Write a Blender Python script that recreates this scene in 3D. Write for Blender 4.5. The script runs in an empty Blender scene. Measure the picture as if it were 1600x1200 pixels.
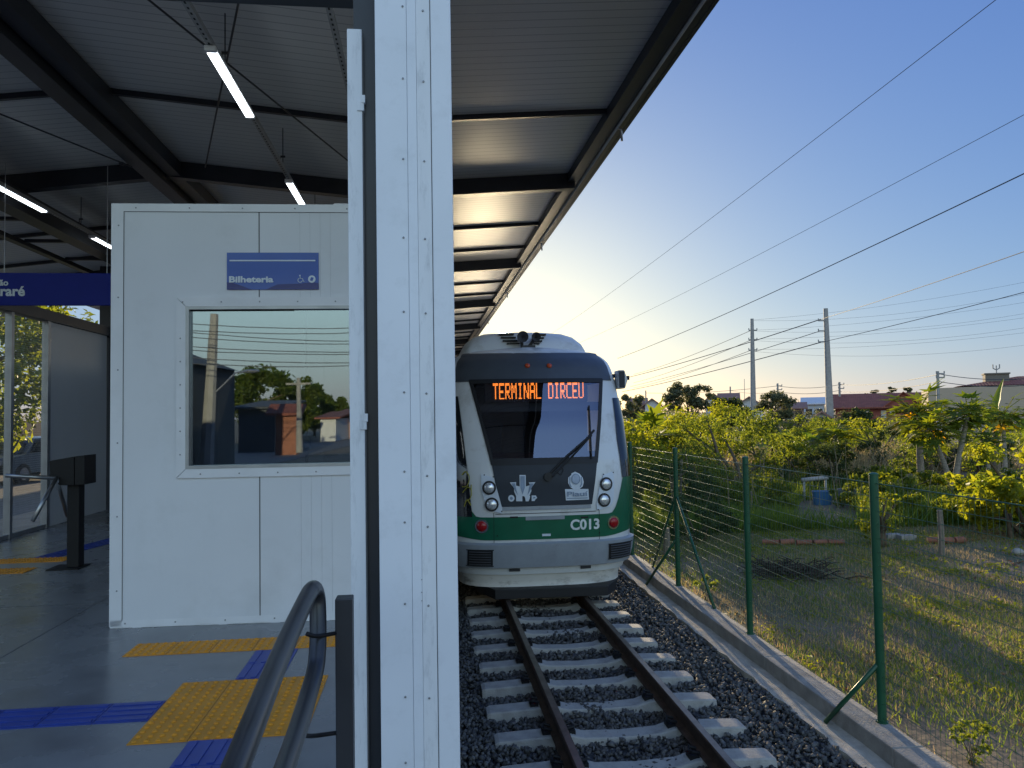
import bpy, bmesh, math, random
import numpy as np
from mathutils import Vector, Matrix

# ------------------------------------------------------------------ camera, sky, sun, exposure
scn = bpy.context.scene
C = scn.collection
E = 2.5                                  # eye height above the garden ground
FPX = 1170.0
PITCH, YAW, ROLL = 0.0408733, 0.1129396, 0.0163
_F = Vector((math.sin(YAW)*math.cos(PITCH), math.cos(YAW)*math.cos(PITCH), math.sin(PITCH)))
_R = Vector((math.cos(YAW), -math.sin(YAW), 0)); _U = _R.cross(_F)
_R2 = (_R - ROLL*_U).normalized(); _U2 = _R2.cross(_F)
cam = bpy.data.cameras.new('camera'); camo = bpy.data.objects.new('camera', cam); C.objects.link(camo)
cam.sensor_width = 36; cam.lens = FPX/1600*36; cam.clip_end = 5000; cam.clip_start = 0.05
m = Matrix((( _R2.x, _U2.x, -_F.x, 0), (_R2.y, _U2.y, -_F.y, 0), (_R2.z, _U2.z, -_F.z, E), (0, 0, 0, 1)))
camo.matrix_world = m
scn.camera = camo

SUN_EL, SUN_AZ = math.radians(8.5), math.radians(5.8)
w = bpy.data.worlds.new('World'); scn.world = w; w.use_nodes = True
nt = w.node_tree; bg = nt.nodes['Background']
sky = nt.nodes.new('ShaderNodeTexSky'); sky.sky_type = 'NISHITA'; sky.sun_disc = False
sky.sun_elevation = SUN_EL; sky.sun_rotation = SUN_AZ
sky.air_density = 1.0; sky.dust_density = 0.6; sky.ozone_density = 1.5; sky.altitude = 50
# compress the dynamic range of the clear sky as the phone did, and brighten the sky away from the sun side
def _wm(op, a, b=None):
    n = nt.nodes.new('ShaderNodeMath'); n.operation = op
    for i, q in enumerate((a, b)):
        if q is None: continue
        if isinstance(q, (int, float)): n.inputs[i].default_value = q
        else: nt.links.new(q, n.inputs[i])
    return n.outputs[0]
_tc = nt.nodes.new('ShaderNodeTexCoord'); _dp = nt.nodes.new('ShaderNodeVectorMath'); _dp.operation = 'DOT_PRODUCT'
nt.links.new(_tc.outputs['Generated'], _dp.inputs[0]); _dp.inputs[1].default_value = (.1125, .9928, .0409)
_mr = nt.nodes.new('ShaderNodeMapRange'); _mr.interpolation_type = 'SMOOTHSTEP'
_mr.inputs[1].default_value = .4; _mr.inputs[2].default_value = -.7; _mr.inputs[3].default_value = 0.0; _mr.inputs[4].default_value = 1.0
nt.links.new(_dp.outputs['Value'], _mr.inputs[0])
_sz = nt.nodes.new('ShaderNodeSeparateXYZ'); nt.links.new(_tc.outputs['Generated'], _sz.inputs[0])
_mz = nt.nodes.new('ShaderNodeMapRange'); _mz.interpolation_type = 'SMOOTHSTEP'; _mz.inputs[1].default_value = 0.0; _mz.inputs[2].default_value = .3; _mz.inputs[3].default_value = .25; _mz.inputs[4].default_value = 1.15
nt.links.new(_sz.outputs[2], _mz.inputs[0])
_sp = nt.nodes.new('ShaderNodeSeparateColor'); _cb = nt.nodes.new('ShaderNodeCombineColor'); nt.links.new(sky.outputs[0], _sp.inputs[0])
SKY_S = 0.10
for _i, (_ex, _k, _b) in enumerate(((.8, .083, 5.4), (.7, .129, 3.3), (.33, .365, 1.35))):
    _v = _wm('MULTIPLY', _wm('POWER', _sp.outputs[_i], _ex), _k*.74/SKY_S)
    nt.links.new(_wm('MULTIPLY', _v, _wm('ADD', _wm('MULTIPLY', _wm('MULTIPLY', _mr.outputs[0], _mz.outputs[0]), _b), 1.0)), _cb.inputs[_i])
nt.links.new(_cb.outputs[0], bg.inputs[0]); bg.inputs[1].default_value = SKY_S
sd = bpy.data.lights.new('sun', 'SUN'); so = bpy.data.objects.new('sun', sd); C.objects.link(so)
sd.energy = 5.0; sd.angle = math.radians(0.5); sd.color = (1.0, 0.80, 0.50)
_s = Vector((math.sin(SUN_AZ)*math.cos(SUN_EL), math.cos(SUN_AZ)*math.cos(SUN_EL), math.sin(SUN_EL)))
so.rotation_euler = _s.to_track_quat('Z', 'Y').to_euler()
scn.view_settings.view_transform = 'Standard'; scn.view_settings.look = 'None'
scn.view_settings.exposure = 0.58; scn.view_settings.gamma = 1.0
scn.cycles.max_bounces = 8; scn.cycles.transparent_max_bounces = 24; scn.cycles.caustics_reflective = False

# ------------------------------------------------------------------ helpers
R = random.Random(11)
def ray(px, py): return _F*FPX + _R2*(px-800) - _U2*(py-600)
def at(px, py, Y):                       # world point seen at a photo pixel at distance Y along the track
    d = ray(px, py); return Vector((0, 0, E)) + d*(Y/d.y)
def atz(px, py, Z):
    d = ray(px, py); return Vector((0, 0, E)) + d*((Z-E)/d.z)
def atx(px, py, X):
    d = ray(px, py); return Vector((0, 0, E)) + d*(X/d.x)

def thing(name, label, cat, loc=(0, 0, 0), group=None):
    o = bpy.data.objects.new(name, None); C.objects.link(o); o.location = loc; o.empty_display_size = .1
    o['label'] = label; o['category'] = cat
    if group: o['group'] = group
    return o
def tag(o, label, cat, group=None, kind=None):
    if label: o['label'] = label
    if cat: o['category'] = cat
    if group: o['group'] = group
    if kind: o['kind'] = kind
    return o
def wloc(o):
    v = Vector((0, 0, 0))
    while o is not None: v += Vector(o.location); o = o.parent
    return v
def copy_tree(o, parent=None):
    c = o.copy(); C.objects.link(c); c.parent = parent
    for ch in list(o.children): copy_tree(ch, c)
    return c

class MB:
    def __init__(s): s.v = []; s.f = []
    def add(s, vs, fs):
        n = len(s.v); s.v += [tuple(p) for p in vs]; s.f += [tuple(i+n for i in f) for f in fs]; return s
    def box(s, x0, x1, y0, y1, z0, z1):
        return s.add([(x0,y0,z0),(x1,y0,z0),(x1,y1,z0),(x0,y1,z0),(x0,y0,z1),(x1,y0,z1),(x1,y1,z1),(x0,y1,z1)],
                     [(0,3,2,1),(4,5,6,7),(0,1,5,4),(1,2,6,5),(2,3,7,6),(3,0,4,7)])
    def bar(s, a, b, w, h=None, up=(0,0,1)):          # rectangular bar from a to b
        a = Vector(a); b = Vector(b); h = h or w; d = (b-a).normalized(); up = Vector(up)
        if abs(d.dot(up)) > .98: up = Vector((0,1,0))
        x = d.cross(up).normalized()*w/2; z = x.cross(d).normalized()*h/2
        vs = [p+q for p in (a, b) for q in (-x-z, x-z, x+z, -x+z)]
        return s.add(vs, [(0,1,2,3),(7,6,5,4),(0,4,5,1),(1,5,6,2),(2,6,7,3),(3,7,4,0)])
    def tube(s, pts, r, n=8, cap=True):
        pts = [Vector(p) for p in pts]; k = len(pts)
        rs = r if isinstance(r, (list, tuple)) else [r]*k
        base = len(s.v); up = None
        for i, p in enumerate(pts):
            d = (pts[min(i+1, k-1)] - pts[max(i-1, 0)]).normalized()
            if up is None: up = Vector((0,0,1)) if abs(d.z) < .9 else Vector((1,0,0))
            x = d.cross(up).normalized(); up = x.cross(d).normalized()
            for j in range(n):
                a = 2*math.pi*j/n; s.v.append(tuple(p + x*math.cos(a)*rs[i] + up*math.sin(a)*rs[i]))
        for i in range(k-1):
            for j in range(n):
                q = (j+1) % n; s.f.append((base+i*n+j, base+i*n+q, base+(i+1)*n+q, base+(i+1)*n+j))
        if cap:
            s.f.append(tuple(base+j for j in reversed(range(n)))); s.f.append(tuple(base+(k-1)*n+j for j in range(n)))
        return s
    def grid(s, rows, closed=False):
        nr, nc = len(rows), len(rows[0]); fs = []
        for i in range(nr-1):
            for j in range(nc-1 + (1 if closed else 0)):
                q = (j+1) % nc; fs.append((i*nc+j, i*nc+q, (i+1)*nc+q, (i+1)*nc+j))
        return s.add([p for r in rows for p in r], fs)
    def prism(s, poly, fn, a, b):                       # 2D polygon mapped by fn(u, v, depth)
        n = len(poly); vs = [fn(u, v, a) for u, v in poly] + [fn(u, v, b) for u, v in poly]
        return s.add(vs, [tuple(range(n)), tuple(reversed(range(n, 2*n)))] + [(i, i+n, (i+1) % n + n, (i+1) % n) for i in range(n)])
    def ell(s, c, r, nu=12, nv=8):
        rows = []
        for i in range(nv+1):
            t = math.pi*i/nv; t = min(max(t, .02), math.pi-.02)
            rows.append([(c[0]+r[0]*math.sin(t)*math.cos(2*math.pi*j/nu), c[1]+r[1]*math.sin(t)*math.sin(2*math.pi*j/nu), c[2]-r[2]*math.cos(t)) for j in range(nu)])
        return s.grid(rows, True)
    def disc(s, c, nrm, r, th, n=20, dome=0.0):
        nrm = Vector(nrm).normalized(); up = Vector((0,0,1)) if abs(nrm.z) < .9 else Vector((1,0,0))
        x = nrm.cross(up).normalized(); y = x.cross(nrm); c = Vector(c)
        rows = [[c + (x*math.cos(2*math.pi*j/n)+y*math.sin(2*math.pi*j/n))*rr + nrm*h for j in range(n)]
                for rr, h in ((r, 0), (r, th), (r*.7, th+dome*.6), (r*.3, th+dome*.95), (r*.02, th+dome))]
        return s.grid(rows, True)
    def build(s, name, mat, parent=None, smooth=False, bevel=0, auto=None, mat2=None, split=None):
        me = bpy.data.meshes.new(name)
        off = wloc(parent) if parent else Vector((0,0,0))
        me.from_pydata([(a-off.x, b-off.y, c-off.z) for a, b, c in s.v], [], s.f)
        me.validate(); me.materials.append(mat)
        if mat2:
            me.materials.append(mat2)
            for p in me.polygons:
                if p.index >= split: p.material_index = 1
        if smooth: me.shade_smooth()
        if auto: me.shade_smooth(); me.set_sharp_from_angle(angle=math.radians(auto))
        o = bpy.data.objects.new(name, me); C.objects.link(o)
        if parent: o.parent = parent
        if bevel:
            b = o.modifiers.new('bevel', 'BEVEL'); b.width = bevel; b.segments = 2; b.limit_method = 'ANGLE'
        return o

def npmesh(name, v, f, mat, parent=None, smooth=False):   # v (n,3), f (m,k)
    v = np.asarray(v, np.float32); f = np.asarray(f, np.int32); k = f.shape[1]
    me = bpy.data.meshes.new(name); me.vertices.add(len(v)); me.vertices.foreach_set('co', v.ravel())
    me.loops.add(f.size); me.loops.foreach_set('vertex_index', f.ravel())
    me.polygons.add(len(f)); me.polygons.foreach_set('loop_start', np.arange(0, f.size, k, dtype=np.int32))
    me.polygons.foreach_set('loop_total', np.full(len(f), k, np.int32))
    me.update(calc_edges=True); me.validate(); me.materials.append(mat)
    if smooth: me.shade_smooth()
    o = bpy.data.objects.new(name, me); C.objects.link(o)
    if parent: o.parent = parent
    return o

def text_mb(s, fn, u0, v0, width=None, height=None, bold=0.0, extrude=0.02, align='LEFT', sx=1.0):
    """text as a mesh: fn(u, v, d) maps text-plane metres to the world; cap height = height"""
    cu = bpy.data.curves.new('t', 'FONT'); cu.body = s; cu.size = 1; cu.extrude = .5; cu.offset = bold
    cu.resolution_u = 3
    o = bpy.data.objects.new('t', cu); C.objects.link(o)
    dg = bpy.context.evaluated_depsgraph_get(); me = bpy.data.meshes.new_from_object(o.evaluated_get(dg))
    n = len(me.vertices); v = np.empty(n*3, np.float32); me.vertices.foreach_get('co', v); v = v.reshape(-1, 3)
    k = (height/0.73) if height else 1
    x0, x1 = v[:, 0].min(), v[:, 0].max()
    kx = width/(x1-x0) if width else k*sx
    if not height: k = kx
    du = {'LEFT': -x0, 'RIGHT': -x1, 'CENTER': -(x0+x1)/2}[align]
    mb = MB()
    mb.v = [tuple(fn(u0+(p[0]+du)*kx, v0+p[1]*k, -extrude if p[2] > 0 else 0.0)) for p in v]
    mb.f = [tuple(p.vertices) for p in me.polygons]
    bpy.data.objects.remove(o); bpy.data.meshes.remove(me); bpy.data.curves.remove(cu)
    return mb

# ------------------------------------------------------------------ materials
def lin(h):
    c = [int(h[i:i+2], 16)/255 for i in (0, 2, 4)]
    return tuple(x/12.92 if x <= .04045 else ((x+.055)/1.055)**2.4 for x in c)
def M(name, col, rough=.6, metal=0.0, var=.12, scale=6.0, bump=0.0, bscale=80.0, spec=.5, detail=4, stretch=None, dirt=None, dscale=3.0, damt=.5, rvar=0.0):
    mt = bpy.data.materials.new(name); mt.use_nodes = True; n = mt.node_tree; b = n.nodes['Principled BSDF']
    b.inputs['Roughness'].default_value = rough; b.inputs['Metallic'].default_value = metal
    b.inputs['Specular IOR Level'].default_value = spec
    tc = n.nodes.new('ShaderNodeTexCoord'); src = tc.outputs['Object']
    if stretch:
        mp = n.nodes.new('ShaderNodeMapping'); mp.inputs['Scale'].default_value = stretch
        n.links.new(src, mp.inputs[0]); src = mp.outputs[0]
    nz = n.nodes.new('ShaderNodeTexNoise'); nz.inputs['Scale'].default_value = scale; nz.inputs['Detail'].default_value = detail
    n.links.new(src, nz.inputs[0])
    rp = n.nodes.new('ShaderNodeValToRGB'); rp.color_ramp.elements[0].position = .3; rp.color_ramp.elements[1].position = .7
    rp.color_ramp.elements[0].color = (*[c*(1-var) for c in col], 1); rp.color_ramp.elements[1].color = (*[min(1, c*(1+var)) for c in col], 1)
    n.links.new(nz.outputs[0], rp.inputs[0]); out = rp.outputs[0]
    if dirt:
        nd = n.nodes.new('ShaderNodeTexNoise'); nd.inputs['Scale'].default_value = dscale; nd.inputs['Detail'].default_value = 8; nd.inputs['Roughness'].default_value = .7
        n.links.new(src, nd.inputs[0])
        r2 = n.nodes.new('ShaderNodeValToRGB'); r2.color_ramp.elements[0].position = .52; r2.color_ramp.elements[1].position = .72
        r2.color_ramp.elements[0].color = (0,0,0,1); r2.color_ramp.elements[1].color = (damt,damt,damt,1)
        n.links.new(nd.outputs[0], r2.inputs[0])
        mx = n.nodes.new('ShaderNodeMix'); mx.data_type = 'RGBA'; n.links.new(r2.outputs[0], mx.inputs[0])
        n.links.new(out, mx.inputs[6]); mx.inputs[7].default_value = (*dirt, 1); out = mx.outputs[2]
    n.links.new(out, b.inputs['Base Color'])
    if rvar:
        mr = n.nodes.new('ShaderNodeMapRange'); mr.inputs[3].default_value = max(.02, rough-rvar); mr.inputs[4].default_value = rough+rvar
        n.links.new(nz.outputs[0], mr.inputs[0]); n.links.new(mr.outputs[0], b.inputs['Roughness'])
    if bump:
        nb = n.nodes.new('ShaderNodeTexNoise'); nb.inputs['Scale'].default_value = bscale; nb.inputs['Detail'].default_value = 6
        n.links.new(src, nb.inputs[0])
        bp = n.nodes.new('ShaderNodeBump'); bp.inputs['Strength'].default_value = bump; bp.inputs['Distance'].default_value = .02
        n.links.new(nb.outputs[0], bp.inputs['Height']); n.links.new(bp.outputs[0], b.inputs['Normal'])
    return mt
def ribbed(mt, axis, period, strength, dist=.01, sharp=True):      # profiled sheet: regular grooves as a bump
    n = mt.node_tree; b = n.nodes['Principled BSDF']; tc = n.nodes.new('ShaderNodeTexCoord')
    wv = n.nodes.new('ShaderNodeTexWave'); wv.wave_type = 'BANDS'; wv.bands_direction = axis; wv.wave_profile = 'SAW' if sharp else 'SIN'
    wv.inputs['Scale'].default_value = 0.31416/period*1.0
    n.links.new(tc.outputs['Object'], wv.inputs[0])
    bp = n.nodes.new('ShaderNodeBump'); bp.inputs['Strength'].default_value = strength; bp.inputs['Distance'].default_value = dist
    n.links.new(wv.outputs[1], bp.inputs['Height']); n.links.new(bp.outputs[0], b.inputs['Normal'])
    return mt
def EM(name, col, st):
    mt = bpy.data.materials.new(name); mt.use_nodes = True; b = mt.node_tree.nodes['Principled BSDF']
    b.inputs['Base Color'].default_value = (*col, 1); b.inputs['Emission Color'].default_value = (*col, 1); b.inputs['Emission Strength'].default_value = st
    return mt
def LEAF(name, c0, c1, trans=.45, rough=.55, c2=None):
    mt = bpy.data.materials.new(name); mt.use_nodes = True; n = mt.node_tree; n.nodes.clear()
    out = n.nodes.new('ShaderNodeOutputMaterial'); g = n.nodes.new('ShaderNodeNewGeometry')
    rp = n.nodes.new('ShaderNodeValToRGB'); rp.color_ramp.elements[0].color = (*c0, 1); rp.color_ramp.elements[1].color = (*c1, 1)
    if c2: e = rp.color_ramp.elements.new(.93); rp.color_ramp.elements[1].position = .86 if False else rp.color_ramp.elements[1].position; e.color = (*c1, 1); rp.color_ramp.elements[-1].color = (*c2, 1)
    n.links.new(g.outputs['Random Per Island'], rp.inputs[0])
    pb = n.nodes.new('ShaderNodeBsdfPrincipled'); pb.inputs['Roughness'].default_value = rough; pb.inputs['Specular IOR Level'].default_value = .3
    n.links.new(rp.outputs[0], pb.inputs['Base Color'])
    hs = n.nodes.new('ShaderNodeHueSaturation'); hs.inputs['Hue'].default_value = .475; hs.inputs['Saturation'].default_value = 1.1; hs.inputs['Value'].default_value = 3.3
    n.links.new(rp.outputs[0], hs.inputs['Color'])
    tr = n.nodes.new('ShaderNodeBsdfTranslucent'); n.links.new(hs.outputs[0], tr.inputs[0])
    mx = n.nodes.new('ShaderNodeMixShader'); mx.inputs[0].default_value = trans
    n.links.new(pb.outputs[0], mx.inputs[1]); n.links.new(tr.outputs[0], mx.inputs[2]); n.links.new(mx.outputs[0], out.inputs[0])
    return mt
def GLASS(name, tint, refl, trans_col):
    mt = bpy.data.materials.new(name); mt.use_nodes = True; n = mt.node_tree; n.nodes.clear()
    out = n.nodes.new('ShaderNodeOutputMaterial')
    gl = n.nodes.new('ShaderNodeBsdfGlossy'); gl.inputs['Color'].default_value = (*tint, 1); gl.inputs['Roughness'].default_value = .012
    tc = n.nodes.new('ShaderNodeTexCoord'); nz = n.nodes.new('ShaderNodeTexNoise'); nz.inputs['Scale'].default_value = 1.3
    bp = n.nodes.new('ShaderNodeBump'); bp.inputs['Strength'].default_value = .02; bp.inputs['Distance'].default_value = .02
    n.links.new(tc.outputs['Object'], nz.inputs[0]); n.links.new(nz.outputs[0], bp.inputs['Height']); n.links.new(bp.outputs[0], gl.inputs['Normal'])
    tr = n.nodes.new('ShaderNodeBsdfTransparent'); tr.inputs['Color'].default_value = (*trans_col, 1)
    lw = n.nodes.new('ShaderNodeLayerWeight'); lw.inputs[0].default_value = .3
    mr = n.nodes.new('ShaderNodeMapRange'); mr.inputs[3].default_value = refl; mr.inputs[4].default_value = .95
    n.links.new(lw.outputs['Fresnel'], mr.inputs[0])
    mx = n.nodes.new('ShaderNodeMixShader'); n.links.new(mr.outputs[0], mx.inputs[0])
    n.links.new(tr.outputs[0], mx.inputs[1]); n.links.new(gl.outputs[0], mx.inputs[2]); n.links.new(mx.outputs[0], out.inputs[0])
    return mt

m_white = M('painted_white_steel', (.72,.75,.79), .40, var=.05, scale=2, dirt=(.48,.50,.52), dscale=7, damt=.35)
m_jamb = M('scuffed_white_steel', (.72,.74,.76), .45, var=.05, scale=3, dirt=(.36,.38,.40), dscale=9, damt=.6, stretch=(3,3,.7))
m_panel = ribbed(M('white_sandwich_panel', (.65,.665,.68), .42, var=.04, scale=1.2, dirt=(.52,.53,.53), dscale=1.6, damt=.45), 'X', .06, .25, .002)
m_wallpanel = ribbed(M('grey_sandwich_panel', (.52,.54,.54), .4, var=.03, scale=1.5), 'Y', .06, .3, .003)
m_trim = M('white_trim', (.68,.69,.70), .4, var=.04, scale=4, dirt=(.5,.5,.5), damt=.25)
m_joint = M('dark_joint', (.10,.10,.10), .8)
m_screw = M('grey_screw', (.25,.26,.27), .4, .6)
m_steel = M('dark_painted_steel', (.018,.021,.028), .42, var=.15, scale=5)
m_black = M('matte_black', (.010,.010,.011), .6, spec=.3)
m_gun = M('graphite_tube', (.035,.038,.043), .33, .25, var=.2, scale=12, rvar=.06)
m_floor = M('polished_concrete', (.155,.162,.168), .27, var=.26, scale=2.2, detail=9, dirt=(.085,.085,.085), dscale=1.1, damt=.7, rvar=.14, bump=.03, bscale=3)
m_yellow = M('tactile_yellow', (.58,.235,.006), .5, var=.12, scale=5, dirt=(.30,.19,.03), dscale=7, damt=.5)
m_blue = M('tactile_blue', (.018,.045,.25), .45, var=.12, scale=5, dirt=(.03,.05,.15), dscale=8, damt=.5)
m_ceil = ribbed(M('roof_sheet_underside', (.66,.655,.63), .34, var=.08, scale=.7, spec=.8), 'Y', .055, .5, .006)
m_fascia = M('dark_fascia', (.045,.05,.058), .4, var=.12)
m_conc2 = M('sun_toned_concrete', (.52,.46,.37), .9, var=.2, scale=9, bump=.6, bscale=70, dirt=(.3,.25,.2), dscale=5, damt=.5)  # footing strip concrete; the missing low sunlight is put into this lighter, warmer colour
m_conc = M('rough_concrete', (.33,.30,.26), .85, var=.2, scale=7, bump=.5, bscale=60, dirt=(.16,.14,.12), dscale=3, damt=.7)
m_sleeper = M('sleeper_concrete', (.36,.345,.315), .8, var=.14, scale=9, bump=.35, bscale=90, dirt=(.18,.17,.16), dscale=5, damt=.6)
m_rust = M('rusty_rail', (.075,.045,.03), .6, .3, var=.35, scale=14, bump=.1)
m_railtop = M('worn_rail_head', (.20,.165,.14), .3, .8, var=.25, scale=10)
m_green = M('green_powder_coat', (.012,.085,.04), .38, var=.1)
m_wire = M('green_coated_wire', (.055,.15,.085), .28, .3, var=.1, spec=.8)
m_galv = M('galvanised', (.36,.37,.38), .4, .7)
m_wood = M('weathered_wood', (.20,.16,.12), .8, var=.3, scale=20, stretch=(6,6,1), bump=.4)
m_polec = M('pole_concrete', (.30,.29,.27), .8, var=.15, scale=4)
m_cable = M('cable', (.06,.062,.07), .6)
m_bark = M('pale_bark', (.28,.24,.19), .85, var=.3, scale=10, bump=.6, bscale=30, stretch=(1,1,3))
m_bark2 = M('brown_bark', (.12,.09,.06), .9, var=.3, scale=10, bump=.6, bscale=30)
l_bush = LEAF('bush_leaves', (.045,.075,.013), (.13,.155,.022), .5)
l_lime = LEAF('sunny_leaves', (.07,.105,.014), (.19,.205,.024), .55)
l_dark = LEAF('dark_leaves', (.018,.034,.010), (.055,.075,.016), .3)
l_far = LEAF('far_leaves', (.055,.068,.030), (.10,.105,.05), .3)
l_papaya = LEAF('papaya_leaves', (.05,.085,.014), (.15,.18,.022), .5)
l_yellow = LEAF('yellow_leaves', (.32,.22,.02), (.48,.30,.02), .5)
l_banana = LEAF('banana_leaves', (.05,.10,.018), (.14,.19,.03), .5)
l_grass = LEAF('garden_grass', (.05,.09,.016), (.13,.17,.03), .55)
l_dry = LEAF('dry_grass', (.15,.14,.06), (.38,.30,.14), .35)

def grooves(mt, axis, period, width, dark):      # the narrow open joint between profiled sheets is darker
    n = mt.node_tree; b = n.nodes['Principled BSDF']; tc = n.nodes.new('ShaderNodeTexCoord'); sp = n.nodes.new('ShaderNodeSeparateXYZ')
    n.links.new(tc.outputs['Object'], sp.inputs[0])
    def mm(op, a, v):
        q = n.nodes.new('ShaderNodeMath'); q.operation = op; n.links.new(a, q.inputs[0]); q.inputs[1].default_value = v; return q.outputs[0]
    f = mm('LESS_THAN', mm('FRACT', mm('DIVIDE', sp.outputs['XYZ'.index(axis)], period), 0), width)
    src = b.inputs['Base Color'].links[0].from_socket; mx = n.nodes.new('ShaderNodeMix'); mx.data_type = 'RGBA'
    n.links.new(f, mx.inputs[0]); n.links.new(src, mx.inputs[6]); mx.inputs[7].default_value = (*dark, 1); n.links.new(mx.outputs[2], b.inputs['Base Color'])
    return mt
grooves(m_ceil, 'Y', .11, .10, (.40,.40,.39))
m_faint = M('faint_rib_line', (.42,.43,.44), .6)
# ------------------------------------------------------------------ ground, track bed, platform floor
PZ = 1.1                                   # platform level
RT = 0.16                                  # rail top
XC = 1.48                                  # track centre
def ground_mat():
    mt = M('garden_soil', (.17,.125,.08), .95, var=.35, scale=.9, bump=.7, bscale=14, detail=9, dirt=(.075,.095,.03), dscale=.35, damt=.85)
    return mt
m_ground = ground_mat()
m_far = M('far_scrub_ground', (.075,.085,.03), .95, var=.3, scale=.15)
g = MB()
xs = [-1800, -300, -60, -20, -5.4, -5.25, 3.2, 3.44, 8, 16, 30, 60, 300, 1800]
zs = [.6]*5 + [-.12, -.12, 0, 0, 0, 0, 0, 0, 0]
ys = [-600, -80, -20, 0, 10, 20, 40, 80, 200, 600, 2500]
g.grid([[(x, y, z) for x, z in zip(xs, zs)] for y in ys])
tag(g.build('ground', m_ground), 'brown soil ground of the garden', None, kind='structure')

pl = MB().box(-5.25, .085, -3, 48, -.1, PZ)
o = pl.build('platform_floor', m_floor); tag(o, 'polished grey concrete platform floor', None, kind='structure')
jt = MB()
for y in (1.2, 6.15, 11.1, 16): jt.box(-5.2, .05, y-.004, y+.004, PZ, PZ+.0015)
jt.box(-2.55, -2.542, -2.9, 40, PZ, PZ+.0015)
jt.build('floor_joint', m_joint, o)

# track bed
bed = MB().grid([[(x, y, z) for x, z in ((.085, -.085), (.5, -.08), (2.45, -.08), (2.85, -.07), (3.05, -.05))] for y in (-1, 5, 10, 20, 60)])
m_bed = M('ballast_bed', (.055,.057,.062), .95, var=.4, scale=30, bump=1, bscale=40)
tag(bed.build('track_bed', m_bed), 'dark stone bed under the railway track', None, kind='structure')
st = MB()
rows = []
y = -1.0; k = 0
while y < 62:
    j = .012*math.sin(k*1.7)+.008*math.sin(k*3.1)
    rows.append([(2.99+j+.006*(y-5)*.9, y, -.12), (2.985+j+.006*(y-5)*.9, y, 0+.004*math.sin(k*2.3)), (3.205, y, .004*math.sin(k*1.3)), (3.205, y, -.12)]); y += .16; k += 1
st.grid(rows)
tag(st.build('concrete_strip', m_conc2), 'narrow concrete footing strip along the kerb', None, kind='structure')
kb = MB()
y = -1.0
while y < 62:
    kb.box(3.2, 3.435, y, y+1.995, -.2, .13); y += 2.0
tag(kb.build('kerb_wall', m_conc, bevel=.012), 'low concrete kerb wall under the green fence', None, kind='structure')

# ballast stones (uncountable)
def stones(n, X, Y, Z, size, seed, mat, name, zfun=None):
    rg = np.random.default_rng(seed); var = []
    for k in range(14):
        bm = bmesh.new()
        for i in range(11):
            p = rg.normal(size=3); p /= np.linalg.norm(p); p *= rg.uniform(.75, 1.1); bm.verts.new((p[0], p[1]*.8, p[2]*.7))
        r = bmesh.ops.convex_hull(bm, input=bm.verts)
        bmesh.ops.delete(bm, geom=[v for v in bm.verts if not v.link_faces], context='VERTS')
        bmesh.ops.triangulate(bm, faces=bm.faces[:]); bm.verts.index_update()
        var.append((np.array([v.co[:] for v in bm.verts]), np.array([[v.index for v in f.verts] for f in bm.faces]))); bm.free()
    VV, FF, off = [], [], 0
    xs = rg.uniform(X[0], X[1], n); ys = Y[0] + (Y[1]-Y[0])*rg.uniform(0, 1, n)**1.35
    for i in range(n):
        v, f = var[rg.integers(14)]
        q = rg.normal(size=4); q /= np.linalg.norm(q); a, b, c, d = q
        rot = np.array([[1-2*(c*c+d*d), 2*(b*c-a*d), 2*(b*d+a*c)], [2*(b*c+a*d), 1-2*(b*b+d*d), 2*(c*d-a*b)], [2*(b*d-a*c), 2*(c*d+a*b), 1-2*(b*b+c*c)]])
        s = size*rg.uniform(.6, 1.35); z = zfun(xs[i], ys[i], rg) if zfun else rg.uniform(*Z)
        VV.append(v@rot.T*s + (xs[i], ys[i], z)); FF.append(f+off); off += len(v)
    return npmesh(name, np.concatenate(VV), np.concatenate(FF), mat)
m_stone = M('basalt_ballast', (.075,.079,.087), .75, var=.35, scale=16, bump=.25, bscale=120)
_n = m_stone.node_tree; _g = _n.nodes.new('ShaderNodeNewGeometry'); _r = _n.nodes.new('ShaderNodeValToRGB')
_r.color_ramp.elements[0].color = (.034,.034,.035,1); _r.color_ramp.elements[1].color = (.14,.137,.132,1)
_n.links.new(_g.outputs['Random Per Island'], _r.inputs[0]); _n.links.new(_r.outputs[0], _n.nodes['Principled BSDF'].inputs['Base Color'])
def bz(x, y, rg):
    b = -.062 + .012*math.sin(x*5+y*2.1)+.01*math.sin(y*3.7-x*3)
    if x > 2.4: b += .03*min(1, (x-2.4)/.5)
    return b + rg.uniform(-.012, .022)
o = stones(36000, (.09, 2.985), (2.6, 13.5), None, .028, 3, m_stone, 'ballast', bz)
_q = m_stone.node_tree; _tcx = _q.nodes.new('ShaderNodeTexCoord'); _sx = _q.nodes.new('ShaderNodeSeparateXYZ'); _q.links.new(_tcx.outputs['Object'], _sx.inputs[0])
_rr = _q.nodes.new('ShaderNodeValToRGB'); _q.links.new(_q.nodes.new('ShaderNodeMapRange').outputs[0], _rr.inputs[0]); _mp = _rr.inputs[0].links[0].from_node
_mp.inputs[1].default_value = XC-1.0; _mp.inputs[2].default_value = XC+1.0; _q.links.new(_sx.outputs[0], _mp.inputs[0])
_cr = _rr.color_ramp; _cr.elements[0].position = .14; _cr.elements[0].color = (0,0,0,1); _cr.elements[1].position = .25; _cr.elements[1].color = (.6,.6,.6,1)
for _pp, _vv in ((.38,.12),(.62,.12),(.75,.6),(.86,0)): _ee = _cr.elements.new(_pp); _ee.color = (_vv,_vv,_vv,1)
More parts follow.
